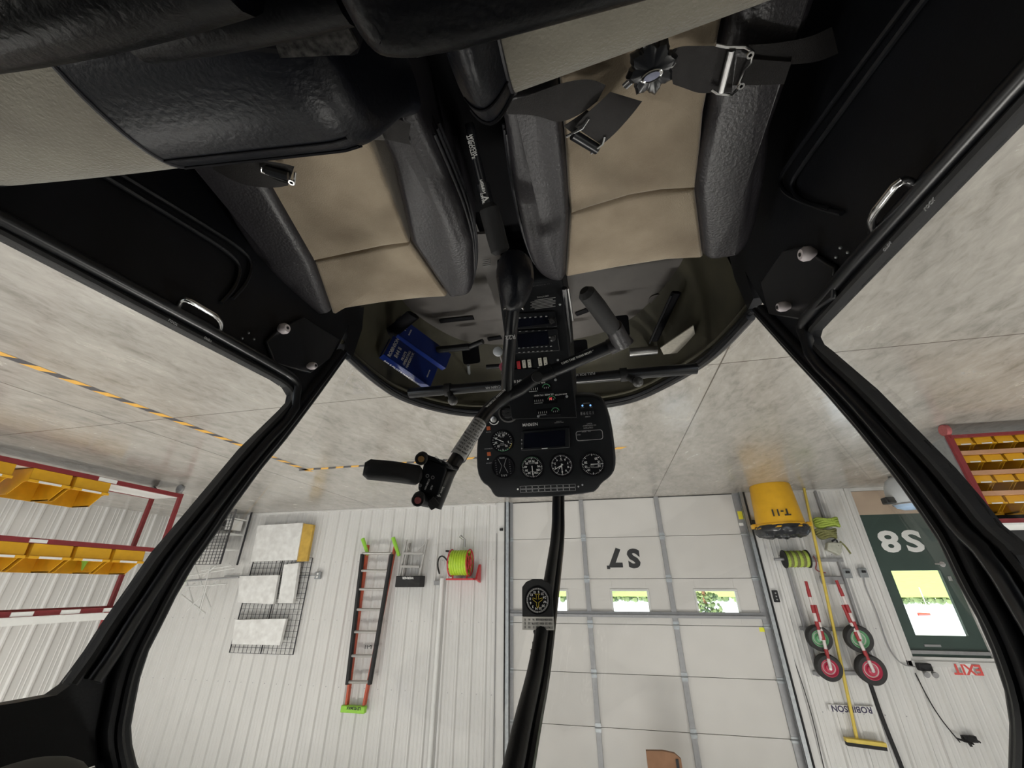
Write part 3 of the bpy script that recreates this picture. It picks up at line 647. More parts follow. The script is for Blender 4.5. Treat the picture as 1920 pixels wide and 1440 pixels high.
# landing gear, under the belly
for x in (XC - 1.0, XC + 1.0):
    MB().tube(smoothpath([(x, -1.6, .045), (x, 1.2, .045), (x, 1.5, .10), (x, 1.6, .2)], 2), .035, 10).build('skid', 'gloss', heli)
for y in (-.6, .75):
    MB().tube(smoothpath([(XC - 1.0, y, .06), (XC - .7, y, .21), (XC - .4, y, .17), (XC + .4, y, .17), (XC + .7, y, .21), (XC + 1.0, y, .06)], 2), .03, 10).build('skid_crosstube', 'gloss', heli)
m = MB(); m.box((XL + .02, -.85, .15), (XR - .02, 1.0, .19)); m.build('belly_skin', 'black', heli, bevel=.02)
# pedals and small footwell fittings
for (a, b, r) in (((880, 650), (820, 656), .016), ((880, 650), (905, 640), .012), ((940, 686), (912, 688), .012), ((1180, 664), (1236, 658), .016)):
    MB().tube([A(*a, 'z', .36), A(*b, 'z', .36)], r, 10).build('pedal_tube', 'gloss', heli)
for (px, py) in ((883, 658), (1085, 650), (1160, 606)):
    c_ = A(px, py, 'z', .33); MB().prism(rrect(-.04, -.03, .04, .06, .012), frame(c_, (1, 0, 0), (0, .5, .86)), .012).build('pedal_plate', 'deep', heli)
m = MB().tube([A(878, 684, 'z', .36), A(880, 706, 'z', .30)], .008, 8).build('pedal_link', 'galv', heli)
m = MB().tube([A(1180, 661, 'z', .38), A(1232, 656, 'z', .38)], .019, 12).build('chrome_tube', 'steel', heli)
# camera ball mounts clamped to the cross tube
for px, py, l, ln in ((849, 751, 'rubber ball mount clamped to the cross tube on the pilot side, by the blue manuals', (850, 725)), (1196, 716, 'rubber ball mount clamped to the cross tube on the port side, by the pale chin panel', (1190, 694))):
    t = (ln[0] - 1318) / (768 - 1318); c_ = ca.lerp(cb, t); b_ = W(px, py, (c_ - CAM).dot(FW) - .05)
    r = empty('ball_mount', c_, l, 'camera mount', 'ball mounts')
    MB().tube([c_ + V((-.013, 0, 0)), c_ + V((.013, 0, 0))], .0265, 14).build('clamp', 'rubber', r)
    MB().tube([c_ + (b_ - c_) * .2, c_ + (b_ - c_) * .75], .013, 10).build('stem', 'rubber', r)
    MB().sphere(b_, .0195, 12).build('ball', 'ballgrey', r)
    MB().tube([c_ + V((.016, 0, 0)), c_ + V((.030, .0, -.012))], .004, 6).build('screw', 'galv', r)
# ================================================================== COCKPIT CONTENTS
# --- instrument console: pedestal, engine panel, upper panel
con = empty('instrument_console', (.145, 1.0, FZ), 'black instrument console with round gauges and radio stack rising between the seats', 'instrument console')
# pedestal radio face
Pa, Pb = V((.14, .891, .553)), V((.14, 1.03, .734)); uB = (Pb - Pa).normalized(); X1 = V((1, 0, 0)); nB = X1.cross(uB)
Pc = V((.14, 1.10, .859)); uC = (Pc - Pb).normalized(); nC = X1.cross(uC)
Ua, Ub = V((.165, 1.13, .78)), V((.165, 1.30, 1.063)); uU = (Ub - Ua).normalized(); nU = X1.cross(uU)
ppB = lambda px, py: PL(px, py, Pa, nB)
ppC = lambda px, py: PL(px, py, Pb + nC * .004, nC)
ppU = lambda px, py: PL(px, py, Ua, nU)
xl, xr = .045, .232
prof = [(.862, .50), (.872, .54), (.891, .553), (1.03, .734), (1.10, .859), (1.13, .79), (1.24, .77), (1.33, .60), (1.42, FZ + .005), (.862, FZ + .005)]
m = MB(); m.prism(prof, mYZ(xl), xr - xl); m.build('pedestal', 'panelblack', con, bevel=.006)
# engine gauge plate
q = [ppC(945, 692), ppC(1070, 690), ppC(1082, 783), ppC(960, 786)]; fx = frame(Pb, X1, uC); fi = fx.inverted()
loc = [(fi @ p) for p in q]; m = MB(); m.prism([(p.x, p.y) for p in loc], fx, .008, -.002); m.build('engine_panel', 'panelblack', con, bevel=.002)
def strip_ticks(m, c, right, up, w_, h, n):
    for k in range(n):
        p = c + right * (w_ * (k / (n - 1) - .5)); m.box((-.0006, -h / 2, 0), (.0006, h / 2, .0008), frame(p, right, up))
def arcm(m, c, right, up, r, a0, a1, wd, n=16, z=.0008):
    fr = frame(c, right, up); P = []
    for k in range(n + 1):
        t = math.radians(a0 + (a1 - a0) * k / n); P.append((math.cos(t), math.sin(t)))
    vs = [V((x * r, y * r, z)) for x, y in P] + [V((x * (r - wd), y * (r - wd), z)) for x, y in P]
    m.add(vs, [(i, i + 1, n + 2 + i, n + 1 + i) for i in range(n)], fr)
for (px, py) in ((1022, 750), (1029, 772), (1012, 728)):
    c = ppC(px, py) + nC * .004; m = MB(); m.box((-.036, -.011, -.003), (.036, .011, .001), frame(c, X1, uC)); g = m.build('gauge_window', 'deep', con, bevel=.003)
    m = MB(); arcm(m, c + nC * .001 + X1 * -.02, X1, uC, .012, 190, 350, .002); m.build('green_arc', 'greenmark', g)
    m = MB(); strip_ticks(m, c + X1 * .018 + nC * .001, X1, uC, .024, .006, 5); strip_ticks(m, c + X1 * -.02 + nC * .001, X1, uC, .012, .004, 3)
    m.box((-.012, -.0006, 0), (.012, .0006, .0008), frame(c + X1 * .02 + nC * .001 + uC * .007, X1, uC + X1 * .4)); m.build('dial_marks', 'white', g)
def label_txt(parent, items, nrm, up, mk='white', name='lettering'):
    m = MB()
    for t, p, h in items: m.text(t, p + nrm * .0012, X1, up, h, .02, .0002)
    return m.build(name, mk, parent)
label_txt(con, [('OIL PRESS  CYL HEAD', ppC(1020, 740) + nC * .006, .0042), ('FUEL  OIL TEMP', ppC(1010, 718) + nC * .006, .004), ('MAIN ROTOR', ppC(1052, 739) + nC * .006, .004)], nC, uC)
MB().box((-.012, -.006, 0), (.012, .006, .003), frame(ppC(1050, 744) + nC * .004, X1, uC)).build('clock_window', 'deep', con)
m = MB().text('28', ppC(1033, 747) + nC * .006, X1, uC, .006, .03, .0002); m.build('red_readout', 'red_led', con)
for (px, py) in ((1042, 712), (1063, 743), (1010, 780)):
    MB().lathe([(.004, 0), (.004, .003), (.001, .004)], frame(ppC(px, py) + nC * .004, X1, uC), 10).build('panel_screw', 'galv', con)
# radios: two units
def unit(p, name):
    q = [ppB(*a) for a in p]; fx = frame(Pa, X1, uB); fi = fx.inverted(); L = [fi @ a for a in q]
    m = MB(); m.prism([(a.x, a.y) for a in L], fx, .010, -.001); return m.build(name, 'gloss', con, bevel=.002)
r1 = unit([(952, 618), (1045, 612), (1041, 583), (950, 588)], 'transponder')
r2 = unit([(954, 664), (1050, 657), (1045, 616), (952, 621)], 'navigation_radio')
def onB(px, py, h=.010): return ppB(px, py) + nB * h
def boxes(pts, sx, sy, sz, fn, up, mk, par, name, h=.010):
    m = MB()
    for (px, py) in pts: m.box((-sx, -sy, 0), (sx, sy, sz), frame(fn(px, py, h), X1, up))
    return m.build(name, mk, par)
MB().box((-.045, -.012, 0), (.045, .012, .001), frame(onB(1000, 602), X1, uB)).build('display', 'screen', r1)
MB().box((-.045, -.020, 0), (.045, .020, .001), frame(onB(1000, 636), X1, uB)).build('display', 'screen', r2)
boxes([(975 + 10 * k, 596 - .6 * k) for k in range(6)], .003, .0016, .002, onB, uB, 'dimwhite', r1, 'button_row')
boxes([(974 + 8.5 * k, 652 - .5 * k) for k in range(8)] + [(975 + 8.5 * k, 660 - .5 * k) for k in range(8)], .0028, .0010, .002, onB, uB, 'dimwhite', r2, 'button_row')
boxes([(976 + 12 * k, 621 - .5 * k) for k in range(5)], .003, .0009, .002, onB, uB, 'dimwhite', r2, 'label_row')
boxes([(1030, 598), (1036, 594), (1036, 603), (1042, 598), (1033, 607)], .0032, .0022, .003, onB, uB, 'rubber', r1, 'keypad')
boxes([(1032, 632), (1040, 630), (1035, 638)], .003, .002, .003, onB, uB, 'dimwhite', r2, 'keypad')
MB().lathe([(.008, 0), (.008, .010), (.005, .011), (.005, .016), (.001, .016)], frame(onB(1036, 601), X1, uB), 14).build('radio_knob', 'rubber', r1)
MB().lathe([(.008, 0), (.008, .010), (.005, .011), (.005, .016), (.001, .016)], frame(onB(1038, 633), X1, uB), 14).build('radio_knob', 'rubber', r2)
m = MB()
for k in range(7): m.box((-.036 + .004 * abs(k - 3) * (k % 2), -.0009, 0), (.036 - .004 * abs(k - 3) * ((k + 1) % 2), .0009, .0006), frame(onB(1018, 561 + k * 2.7, .001), X1, uB))
m.build('placard_lines', 'dimwhite', con)
label_txt(con, [('NO SMOKING', onB(1016, 532, .001), .006), ('LIMITATIONS', onB(1018, 556, .001), .004)], nB, uB, 'dimwhite')
# rocker switches on the ledge
for k, (px, py, mk) in enumerate([(973, 684, 'redp'), (983, 682, 'knob'), (993, 681, 'knob'), (1013, 678, 'knob'), (1023, 677, 'knob')]):
    c = ppB(px, py) + nB * .001; m = MB(); m.box((-.0052, -.012, 0), (.0052, .012, .006), frame(c, X1, uB)); s = m.build('rocker_switch', mk if mk == 'redp' else mat('switch_ivory', (.68, .66, .58), .4, noise=.06), con, bevel=.0015)
    m = MB(); m.box((-.0018, -.0075, .006), (.0018, -.006, .0065), frame(c, X1, uB)); m.box((-.0018, .005, .006), (.0018, .0065, .0065), frame(c, X1, uB)); m.build('switch_mark', 'black_ink', s)
label_txt(con, [(t, ppB(px, py), .0034) for t, px, py in (('STROBE', 974, 694), ('NAV', 984, 692.5), ('LAND', 994, 691.5), ('CLUTCH', 1014, 688.5), ('BAT', 1024, 687.5))], nB, uB)
label_txt(con, [(t, ppC(px, py) + nC * .004, h) for t, px, py, h in (('RAVEN II', 978, 714, .008),)], nC, uC)
m = MB()
for (px, py) in ((1046, 675), (950, 596), (1050, 571), (942, 700)): m.lathe([(.0035, 0), (.0035, .002), (.001, .003)], frame(ppB(px, py), X1, uB), 8)
m.build('screw_row', 'galv', con)
# chromed edge trunk beside the pedestal
MB().tube([A(1058, 540, 'z', .58), A(1068, 640, 'z', .62)], .008, 8).build('cable_trunk', 'gloss', con)
MB().tube([A(1064, 540, 'z', .55), A(1073, 600, 'z', .56)], .005, 8).build('edge_channel', 'steel', con)
# upper panel
outl = [(895.6, 817.5), (893, 850), (894, 884), (903, 905), (917.5, 914), (925, 928.5), (935, 934.7), (1044, 932), (1111, 925), (1120.6, 918), (1128, 906.6), (1145.6, 894), (1153.4, 880), (1154, 855), (1145.6, 792.5), (1136, 761), (1123.8, 747), (1106.6, 741.7), (1073.8, 741.7), (1030, 745), (960, 752), (925, 757), (908, 770), (900, 790)]
fxU = frame(Ua, X1, uU); fiU = fxU.inverted(); L = [fiU @ ppU(*p) for p in outl]
LL = chaikin([V((a.x, a.y)) for a in L], 1)
m = MB(); m.prism([(a.x, a.y) for a in LL], fxU, 0, -.085); up_ = m.build('upper_panel', 'panelblack', con, bevel=.006, seg=3)
cU = sum(LL, V((0, 0))) / len(LL)
m = MB(); m.prism([(cU.x + (a.x - cU.x) * 1.012, cU.y + (a.y - cU.y) * 1.012) for a in LL], fxU, -.012, -.09); m.build('panel_hood', 'gloss', con, bevel=.01, seg=3)
def onU(px, py, h=.0): return ppU(px, py) + nU * h
def gauge(px, py, r_px, nticks, nums, needles, arcs=(), big=1, name='gauge'):
    c = onU(px, py); k = (onU(px + r_px, py) - c).length; fr = frame(c, X1, uU)
    m = MB(); m.lathe([(k * 1.02, 0), (k * 1.02, .004), (k * .93, .004), (k * .90, .0015), (.0005, .0015)], fr, 40); g = m.build(name, 'deep', con)
    m = MB(); q = .0018
    for i in range(nticks):
        t = 2 * math.pi * i / nticks; long = (i % 5 == 0); r0 = k * (.70 if long else .78); w_ = .0009 if long else .0005
        d = V((math.sin(t), math.cos(t), 0)); s = V((d.y, -d.x, 0))
        m.add([d * r0 + s * w_ + V((0, 0, q)), d * k * .86 + s * w_ + V((0, 0, q)), d * k * .86 - s * w_ + V((0, 0, q)), d * r0 - s * w_ + V((0, 0, q))], [(0, 1, 2, 3)], fr)
    n = len(nums)
    for i, t_ in enumerate(nums):
        if not t_: continue
        t = 2 * math.pi * i / n; m.text(t_, fr @ V((math.sin(t) * k * .56, math.cos(t) * k * .56, q)), X1, uU, k * .17, .03, .0002)
    m.build('dial_marks', 'white', g)
    for a0, a1, rr, mk in arcs:
        m = MB(); arcm(m, c + nU * .0012, X1, uU, k * rr, a0, a1, k * .06); m.build('arc_band', mk, g)
    for ang, ln in needles:
        t = math.radians(ang); d = V((math.sin(t), math.cos(t), 0)); s = V((d.y, -d.x, 0)) * .0014
        m = MB(); z = V((0, 0, .0032)); m.add([-d * k * .15 + s + z, d * k * ln + s * .5 + z, d * k * ln - s * .5 + z, -d * k * .15 - s + z], [(0, 1, 2, 3)], fr); m.build('needle', 'white', g)
    return g, c, k, fr
# px radii from the photograph; needle angle: 0 = up (away from the floor), clockwise seen from the seat
gauge(941.5, 827, 21, 25, ['', '15', '20', '25', '30', '35', '', '5', '10'], [(118, .8)], [(60, 130, .92, 'greenmark'), (130, 165, .92, 'yellowmark')])
g, c, k, fr = gauge(998, 876, 22, 40, ['0', '20', '30', '40', '50', '60', '70', '80', '90', '100', '120'], [(0, .85)], [(-130, -10, .95, 'greenmark'), (10, 60, .95, 'white')])
gauge(1053, 872, 22.5, 50, ['0', '1', '2', '3', '4', '5', '6', '7', '8', '9'], [(62, .75), (0, .85), (40, .4)])
gauge(1111, 870, 23.5, 40, ['', '10', '15', '20', '', '', '20', '15', '10', ''], [(-90, .7)])
g, c, k, fr = gauge(943.5, 875, 21, 1, [], [], [])
m = MB()
for s in (-1, 1):
    m.tube([fr @ V((s * k * .38, -k * .75, .0025)), fr @ V((s * k * .10, -k * .1, .0025)), fr @ V((s * k * .38, k * .55, .0025))], .0009, 4)
    for i in range(7):
        y = k * (-.6 + .2 * i); m.box((s * k * .62 - .002, y, .002), (s * k * .62 + .002, y + .0009, .0024), fr)
m.text('R', fr @ V((-k * .2, k * .75, .002)), X1, uU, .006, .02, .0002).text('E', fr @ V((k * .2, k * .75, .002)), X1, uU, .006, .02, .0002).text('%RPM', fr @ V((0, -k * .8, .002)), X1, uU, .005, .02, .0002)
m.build('dial_marks', 'dimwhite', g)
# names on the dials
m = MB()
for t, px, py, h in (('VERTICAL SPEED', 1110, 876, .0036), ('FT/MIN', 1110, 873, .003), ('KNOTS', 998, 868, .0042), ('MPH', 998, 884, .0042), ('ALT', 1052, 863, .004), ('MANIFOLD', 942, 834, .0036), ('PRESS', 942, 831, .0034), ('IN HG', 941, 819, .0034), ('GREEN ARC', 942, 812, .0034)):
    m.text(t, onU(px, py, .0019), X1, uU, h, .02, .0002)
m.build('dial_names', 'dimwhite', con)
# blank display
scq = [(979, 807), (1068, 800), (1069, 838), (978, 844)]; L = [fiU @ onU(*p) for p in scq]
m = MB(); m.prism([(a.x, a.y) for a in L], fxU, .012, -.002); s_ = m.build('display_unit', 'panelblack', con, bevel=.003)
L = [fiU @ onU(*p) for p in [(984, 811), (1060, 804.5), (1060, 834), (983, 839)]]; m = MB(); m.prism([(a.x, a.y) for a in L], fxU, .0135, .0119); m.build('screen', 'screen', s_)
m = MB()
for py in (823, 830, 839): m.lathe([(.0022, .012), (.0022, .014), (.0005, .0145)], frame(onU(979.5, py), X1, uU), 8)
m.build('screen_buttons', 'dimwhite', s_)
MB().box((-.009, -.0012, 0), (.009, .0012, .0006), frame(onU(1022, 839, .0126), X1, uU)).build('maker_mark', 'white', s_)
label_txt(con, [('N590VM', onU(994, 795.5), .0095)], nU, uU)
label_txt(con, [('MAX AIRSPEED', onU(1048, 792), .003), ('130 KIAS', onU(1048, 790), .003), ('CAUTION', onU(1103, 802), .0045), ('NO INSTRUMENT', onU(1105, 797.5), .0036), ('FLIGHT', onU(1105, 794), .0036), ('HOBBS', onU(1102, 781), .0036), ('HEADSET', onU(1099, 756), .0036), ('LOW', onU(1092, 764), .003), ('MID', onU(1108, 763), .003)], nU, uU, 'dimwhite')
label_txt(con, [('CLUTCH', onU(916, 810), .003), ('ALTERNATOR', onU(916, 841), .003), ('LOW RPM', onU(917, 868), .003)], nU, uU, 'dimwhite')
for (px, py) in ((916, 803), (917, 851)):
    MB().box((-.006, -.006, 0), (.006, .006, .0015), frame(onU(px, py), X1, uU)).build('warning_light', 'amber', con)
MB().lathe([(.0025, 0), (.0025, .003), (.0005, .004)], frame(onU(915.5, 860), X1, uU), 8).build('lamp_stud', 'white', con)
for (px, py) in ((1092, 760.5), (1107, 760)): MB().lathe([(.003, 0), (.003, .0015), (.0005, .002)], frame(onU(px, py), X1, uU), 8).build('blue_lamp', 'blue_led', con)
MB().box((-.021, -.007, 0), (.021, .007, .002), frame(onU(1101, 774), X1, uU)).build('hour_meter', 'gloss', con)
m = MB().text('1 2 3 9 8', onU(1101, 774, .0022), X1, uU, .008, .02, .0002); m.build('meter_digits', 'dimwhite', con)
rr = rrect(-.041, -.0155, .041, .0155, .008); rr2 = rrect(-.039, -.0138, .039, .0138, .007); n_ = len(rr)
m = MB(); fr = frame(onU(1105, 816), X1, uU); m.add([V((a, b, .0008)) for a, b in rr + rr2], [(i, (i + 1) % n_, n_ + (i + 1) % n_, n_ + i) for i in range(n_)], fr); m.build('slip_border', 'dimwhite', con)
label_txt(con, [('PITOT', onU(1095, 809), .0034), ('ON', onU(1105, 808), .004), ('HEAT', onU(1085, 815), .0034)], nU, uU, 'dimwhite')
MB().lathe([(.010, 0), (.010, .006), (.004, .008), (.004, .012), (.0005, .012)], frame(onU(926, 786), X1, uU), 14).build('key_switch', 'steel', con)
m = MB(); arcm(m, onU(926, 787, .001), X1, uU, .017, 20, 160, .003); m.build('key_arc', 'white', con)
# standby lamp strip: two rows of nine cells
m = MB()
for i in range(9):
    for j in range(2):
        c = onU(980.5 + 11.6 * i + j * .4, 914.5 - i * .42 + (j * 6.4 - .6), .0); o = [(-.0094, -.0050), (.0094, -.0050), (.0094, .0050), (-.0094, .0050)]; k_ = [(-.0086, -.0042), (.0086, -.0042), (.0086, .0042), (-.0086, .0042)]
        m.add([V((a, b, .0006)) for a, b in o + k_], [(a, (a + 1) % 4, 4 + (a + 1) % 4, 4 + a) for a in range(4)], frame(c, X1, uU))
m.build('lamp_strip', 'dimwhite', con)
for (px, py, mk) in ((971, 917, 'white'), (1084.5, 912, 'dimwhite'), (1092, 909, 'galv')): MB().lathe([(.0028, 0), (.0028, .002), (.0005, .0025)], frame(onU(px, py), X1, uU), 8).build('panel_screw', mk, con)
# air vent / heater knob cluster left of the engine panel (behind the cyclic tube)
c = onU(955, 772, .02)
m = MB(); m.lathe([(.030, -.03), (.032, 0), (.026, .006), (.020, .0), (.016, .008), (.009, .010), (.0005, .008)], frame(c, X1, uU), 24); m.build('air_vent', 'rubber', con)
m = MB(); [m.tube([c + X1 * -.018 + uU * (d_) + nU * .008, c + X1 * .018 + uU * (d_) + nU * .008], .0018, 6) for d_ in (-.01, 0, .01)]; m.build('vent_vanes', 'gloss', con)
# --- compass on the bow
cc = W(1008, 1131, .93); fC = (CAM - cc).normalized(); ux = V((1, 0, 0)) - fC * fC.x; uz = fC.cross(ux.normalized()); fr = frame(cc, ux, uz)
cpz = empty('magnetic_compass', cc, 'small round-topped compass with a yellow aeroplane symbol, clamped to the centre bow', 'compass')
mm = .93 / FPX
pts = [(-28, -24), (28, -24), (28, 12), (24, 24), (14, 33), (0, 36.5), (-14, 33), (-24, 24), (-28, 12)]
pts = [(a * mm, -b * mm * -1) for a, b in pts]
pts = [(-29 * mm, -22 * mm), (29 * mm, -22 * mm), (29 * mm, 27 * mm), (21 * mm, 36 * mm), (8 * mm, 41 * mm), (-8 * mm, 41 * mm), (-21 * mm, 36 * mm), (-29 * mm, 27 * mm)]
# seen from the seat the arch is towards the floor of the photograph's top: the arch points down in the place
pts = [(a, -b) for a, b in pts]
m = MB(); m.prism(pts, fr, 0, -.045); m.build('compass_case', 'rubber', cpz, bevel=.002)
m = MB(); m.lathe([(23.5 * mm, 0), (23.5 * mm, .002), (22 * mm, .002), (21.5 * mm, .0008), (.0005, .0008)], fr @ Matrix.Translation((0, -5 * mm, 0)), 32); dl = m.build('compass_dial', 'deep', cpz)
m = MB(); f2 = fr @ Matrix.Translation((0, -5 * mm, .0012))
for i in range(60):
    t = 2 * math.pi * i / 60; d = V((math.sin(t), math.cos(t), 0)); s = V((d.y, -d.x, 0)) * .0004; m.add([d * 18 * mm + s, d * 20.8 * mm + s, d * 20.8 * mm - s, d * 18 * mm - s], [(0, 1, 2, 3)], f2)
for i, t_ in enumerate(['N', '3', '6', 'E', '12', '15', 'S', '21', '24', 'W', '30', '33']):
    t = math.radians(i * 30 + 10); m.text(t_, f2 @ V((math.sin(t) * 14 * mm, math.cos(t) * 14 * mm, 0)), ux, uz, 4 * mm, .02, .0001)
m.build('compass_card', 'white', dl)
m = MB(); pl_ = [(0, 13), (2, 9), (2, 4), (9, -1), (9, -4), (2, -1.5), (2, -8), (5, -10), (-5, -10), (-2, -8), (-2, -1.5), (-9, -4), (-9, -1), (-2, 4), (-2, 9)]
m.tube([f2 @ V((a * mm, b * mm, .0008)) for a, b in pl_ + pl_[:1]], .0006, 4); m.build('aeroplane_symbol', 'yellowmark', dl)
m = MB(); m.prism([(-29 * mm, 22 * mm), (29 * mm, 22 * mm), (29 * mm, 43 * mm), (-29 * mm, 43 * mm)], fr, .001, -.010); cdd = m.build('deviation_card', mat('card_grey', (.62, .60, .56), .7, noise=.1), cpz)
m = MB()
for r_ in range(3):
    for c_ in range(7): m.text(random.choice(['030', 'N', '120', 'STR', '240', '33', 'E', '058']), fr @ V(((-23 + 7.8 * c_) * mm, (26.5 + 6 * r_) * mm, .0014)), ux, uz, 3.2 * mm, .02, .0001)
m.build('card_print', 'black_ink', cdd)
q1 = cc + uz * 46 * mm - fC * .015; bb = W(1016, 1215, 1.0)
m = MB(); m.tube([q1, W(1020, 1200, .955)], .012, 8); m.build('mount_neck', 'rubber', cpz)
m = MB(); m.tube([W(1020, 1192, .955), W(1016, 1222, .945)], [.017, .019], 12); m.build('mount_clamp', 'rubber', cpz)
for (px, py) in ((1000, 1207), (997, 1221)): MB().tube([W(px + 6, py, .93), W(px - 2, py, .93)], .004, 8).build('thumb_screw', 'rubber', cpz)
# --- cyclic stick with the teetering grip
cy = empty('cyclic_stick', W(975, 520, .90), 'black T-bar cyclic stick with a placarded curved tube and two foam grips', 'control stick')
m = MB(); m.tube(smoothpath([W(972, 520, .92), W(962, 590, .89), W(958, 660, .92), (W(963, 735, .985))], 1), [.0235] * 8, 14) if False else m.tube([W(972, 515, .90), W(961, 590, .89), W(955, 655, .92), W(952, 700, .945), W(951, 746, .97)], .0148, 16); m.build('stick', 'gloss', cy)
m = MB(); 
pth = [(968, 478, .86, .034), (966, 500, .85, .038), (966, 525, .845, .042), (964, 552, .85, .034), (963, 572, .855, .025), (962, 582, .86, .020)]
m.tube([W(a, b, c_) for a, b, c_, d in pth], [d for *_, d in pth], 16); 
for i, p in enumerate(m.v): m.v[i] = p + (p - W(966, 530, .85)).normalized() * (.004 * math.sin(i * 2.1) + .002 * math.cos(i * .7))
m.build('leather_boot', 'leather2', cy, sub=1)
m = MB(); c_ = W(963, 581, .85)
m.tube([c_ + RT * (-.021 * math.cos(t)) + UP * (-.006 * math.sin(t)) + FW * -.004 for t in [math.pi * k / 8 - .2 for k in range(10)]], .0016, 6); m.build('cable_tie', 'steel', cy)
pv = W(1006, 707, .965)
m = MB(); m.tube([W(948, 743, .96), W(975, 730, .965), pv, W(1050, 690, .955), W(1147, 648, .915)], [.0155, .0155, .0155, .0155, .0155], 16); m.build('cross_tube', 'gloss', cy)
m = MB(); m.tube(smoothpath([W(950, 742, .96), W(925, 760, .935), W(905, 782, .90), W(890, 806, .87), W(872, 838, .825), W(860, 858, .80)], 2), .0158, 16); m.build('curved_tube', 'gloss', cy)
m = MB(); m.lathe([(.0005, .006), (.006, .006), (.006, .009), (.010, .009), (.012, 0), (.012, -.03)], frame(pv + (CAM - pv).normalized() * .018, RT * -1, UP), 18); m.build('pivot_bolt', 'rubber', cy)
m = MB().lathe([(.0005, .0005), (.003, .0005), (.003, 0)], frame(pv + (CAM - pv).normalized() * .0275, RT * -1, UP), 10).build('bolt_head', 'steel', cy)
m = MB(); m.tube([W(1015, 703, .96), W(1037, 694, .955)], [.0185, .0180], 14); m.build('collar', 'gloss', cy)
# grips
m = MB(); m.tube([W(1142, 651, .91), W(1176, 636, .895), W(1180, 642, .90)], [.0185, .0185, .010], 14); m.tube([W(1166, 643, .895), W(1150, 612, .86)], [.021, .019], 14); m.build('elbow', 'leather', cy)
m = MB(); m.tube([W(1152, 622, .865), W(1146, 612, .855), W(1120, 575, .82), W(1100, 550, .795), W(1095, 544, .79)], [.012, .0185, .0185, .0178, .010], 16); m.build('foam_grip', 'rubber', cy)
m = MB(); m.tube([W(790, 893, .735), W(783, 891, .73), W(735, 884, .715), W(692, 880, .70), W(682, 879, .697)], [.010, .0180, .0185, .0178, .011], 18); m.build('foam_grip', 'rubber', cy)
# control head
hc = W(813, 905, .735); h_f = (CAM - hc).normalized(); h_up = -(W(800, 945, .735) - W(832, 865, .745)).normalized(); fr = frame(hc, h_up.cross(h_f), h_up)
hx = h_up.cross(h_f)
k_ = .735 / FPX
m = MB(); m.tube([W(862, 852, .81), W(849, 872, .775), W(836, 890, .755), W(826, 915, .745), W(812, 950, .735)], [.0145, .0135, .0165, .017, .0165], 14); m.build('head_tube', 'gloss', cy)
pq = [(792, 908), (808, 869), (838, 878), (828, 930), (805, 938), (786, 922)]
# switch box plate
L = [(796, 868), (806, 862), (836, 872), (838, 880), (823, 930), (814, 936), (790, 926), (784, 915)]
q = [fr.inverted() @ PL(px, py, hc, h_f) for px, py in L]; m = MB(); m.prism([(p.x, p.y) for p in q], fr, .012, -.022); hb = m.build('switch_box', 'panelblack', cy, bevel=.004, seg=3)
def hp(px, py, d=.0125): return PL(px, py, hc + h_f * d, h_f)
for (px, py) in ((807.5, 880), (801.5, 892), (811.5, 895)):
    MB().lathe([(3.2 * k_, 0), (3.2 * k_, .002), (2.1 * k_, .002), (2.1 * k_, .0005), (.0003, .0005)], frame(hp(px, py), hx, h_up), 14).build('toggle_ring', 'dimwhite', cy)
MB().lathe([(3 * k_, 0), (3 * k_, .003), (1.4 * k_, .003), (.0003, .001)], frame(hp(788, 910), hx, h_up), 14).build('screw', 'steel', cy)
m = MB()
for t, px, py, h in (('ON', 815, 882, 3.0), ('COM', 803, 903, 3), ('CHAN', 799, 912, 3), ('AUX', 809, 914, 3)): m.text(t, hp(px, py), h_up * -1, hx, h * k_, .03, .0002)
m.build('switch_labels', 'white', cy)
m = MB().text('bose', W(829, 919, .722), -h_up, hx, 4.5 * k_, .03, .0002).text('4', W(823, 929, .722), -h_up, hx, 7 * k_, .05, .0002); m.build('tube_mark', 'white', cy)
# forward button arm (tan button) and trigger arm (red button)
m = MB(); m.tube([hp(858, 879, -.002), hp(838, 873, .006), hp(815, 864, .008), hp(797, 859, .006)], [.006, .0075, .0085, .010], 10, flat=.7); m.build('button_arm', 'panelblack', cy)
c_ = W(790, 860, .72); fb = frame(c_, hx, h_up)
m = MB(); m.lathe([(11.5 * k_, -.02), (11.5 * k_, .004), (10 * k_, .006), (7 * k_, .006), (6.4 * k_, .002), (.0005, .002)], fb, 22); m.build('button_housing', 'rubber', cy)
m = MB(); m.lathe([(6.2 * k_, .001), (5.8 * k_, .006), (.0005, .0075)], fb, 20); m.build('tan_button', 'brass', cy, label='tan push button')
m = MB(); m.text('R22 R44', hp(822, 861, .018), V((h_up.x, h_up.y, h_up.z)) * -.35 + hx * .95, h_up, 3.4 * k_, .03, .0002).text('ROBINSON', hp(840, 870, .016), h_up * -.35 + hx * .95, h_up, 3.4 * k_, .03, .0002); m.build('arm_mark', 'dimwhite', cy)
c_ = W(784, 937, .70); fb = frame(c_, hx, h_up)
m = MB(); m.tube([hp(812, 944, -.02), c_ - h_f * .006], [.009, .010], 10); m.build('trigger_arm', 'panelblack', cy)
m = MB(); m.lathe([(11.5 * k_, -.02), (11.5 * k_, .004), (10 * k_, .006), (7 * k_, .006), (6.4 * k_, .002), (.0005, .002)], fb, 22); m.build('button_housing', 'rubber', cy)
m = MB(); m.lathe([(6.4 * k_, .001), (6 * k_, .007), (.0005, .009)], fb, 20); m.build('red_button', 'redbtn', cy, label='faded red push button')
m = MB(); m.tube([hp(806, 934, .0), hp(817, 948, -.004)], .012, 8); m.build('trigger', 'gloss', cy)
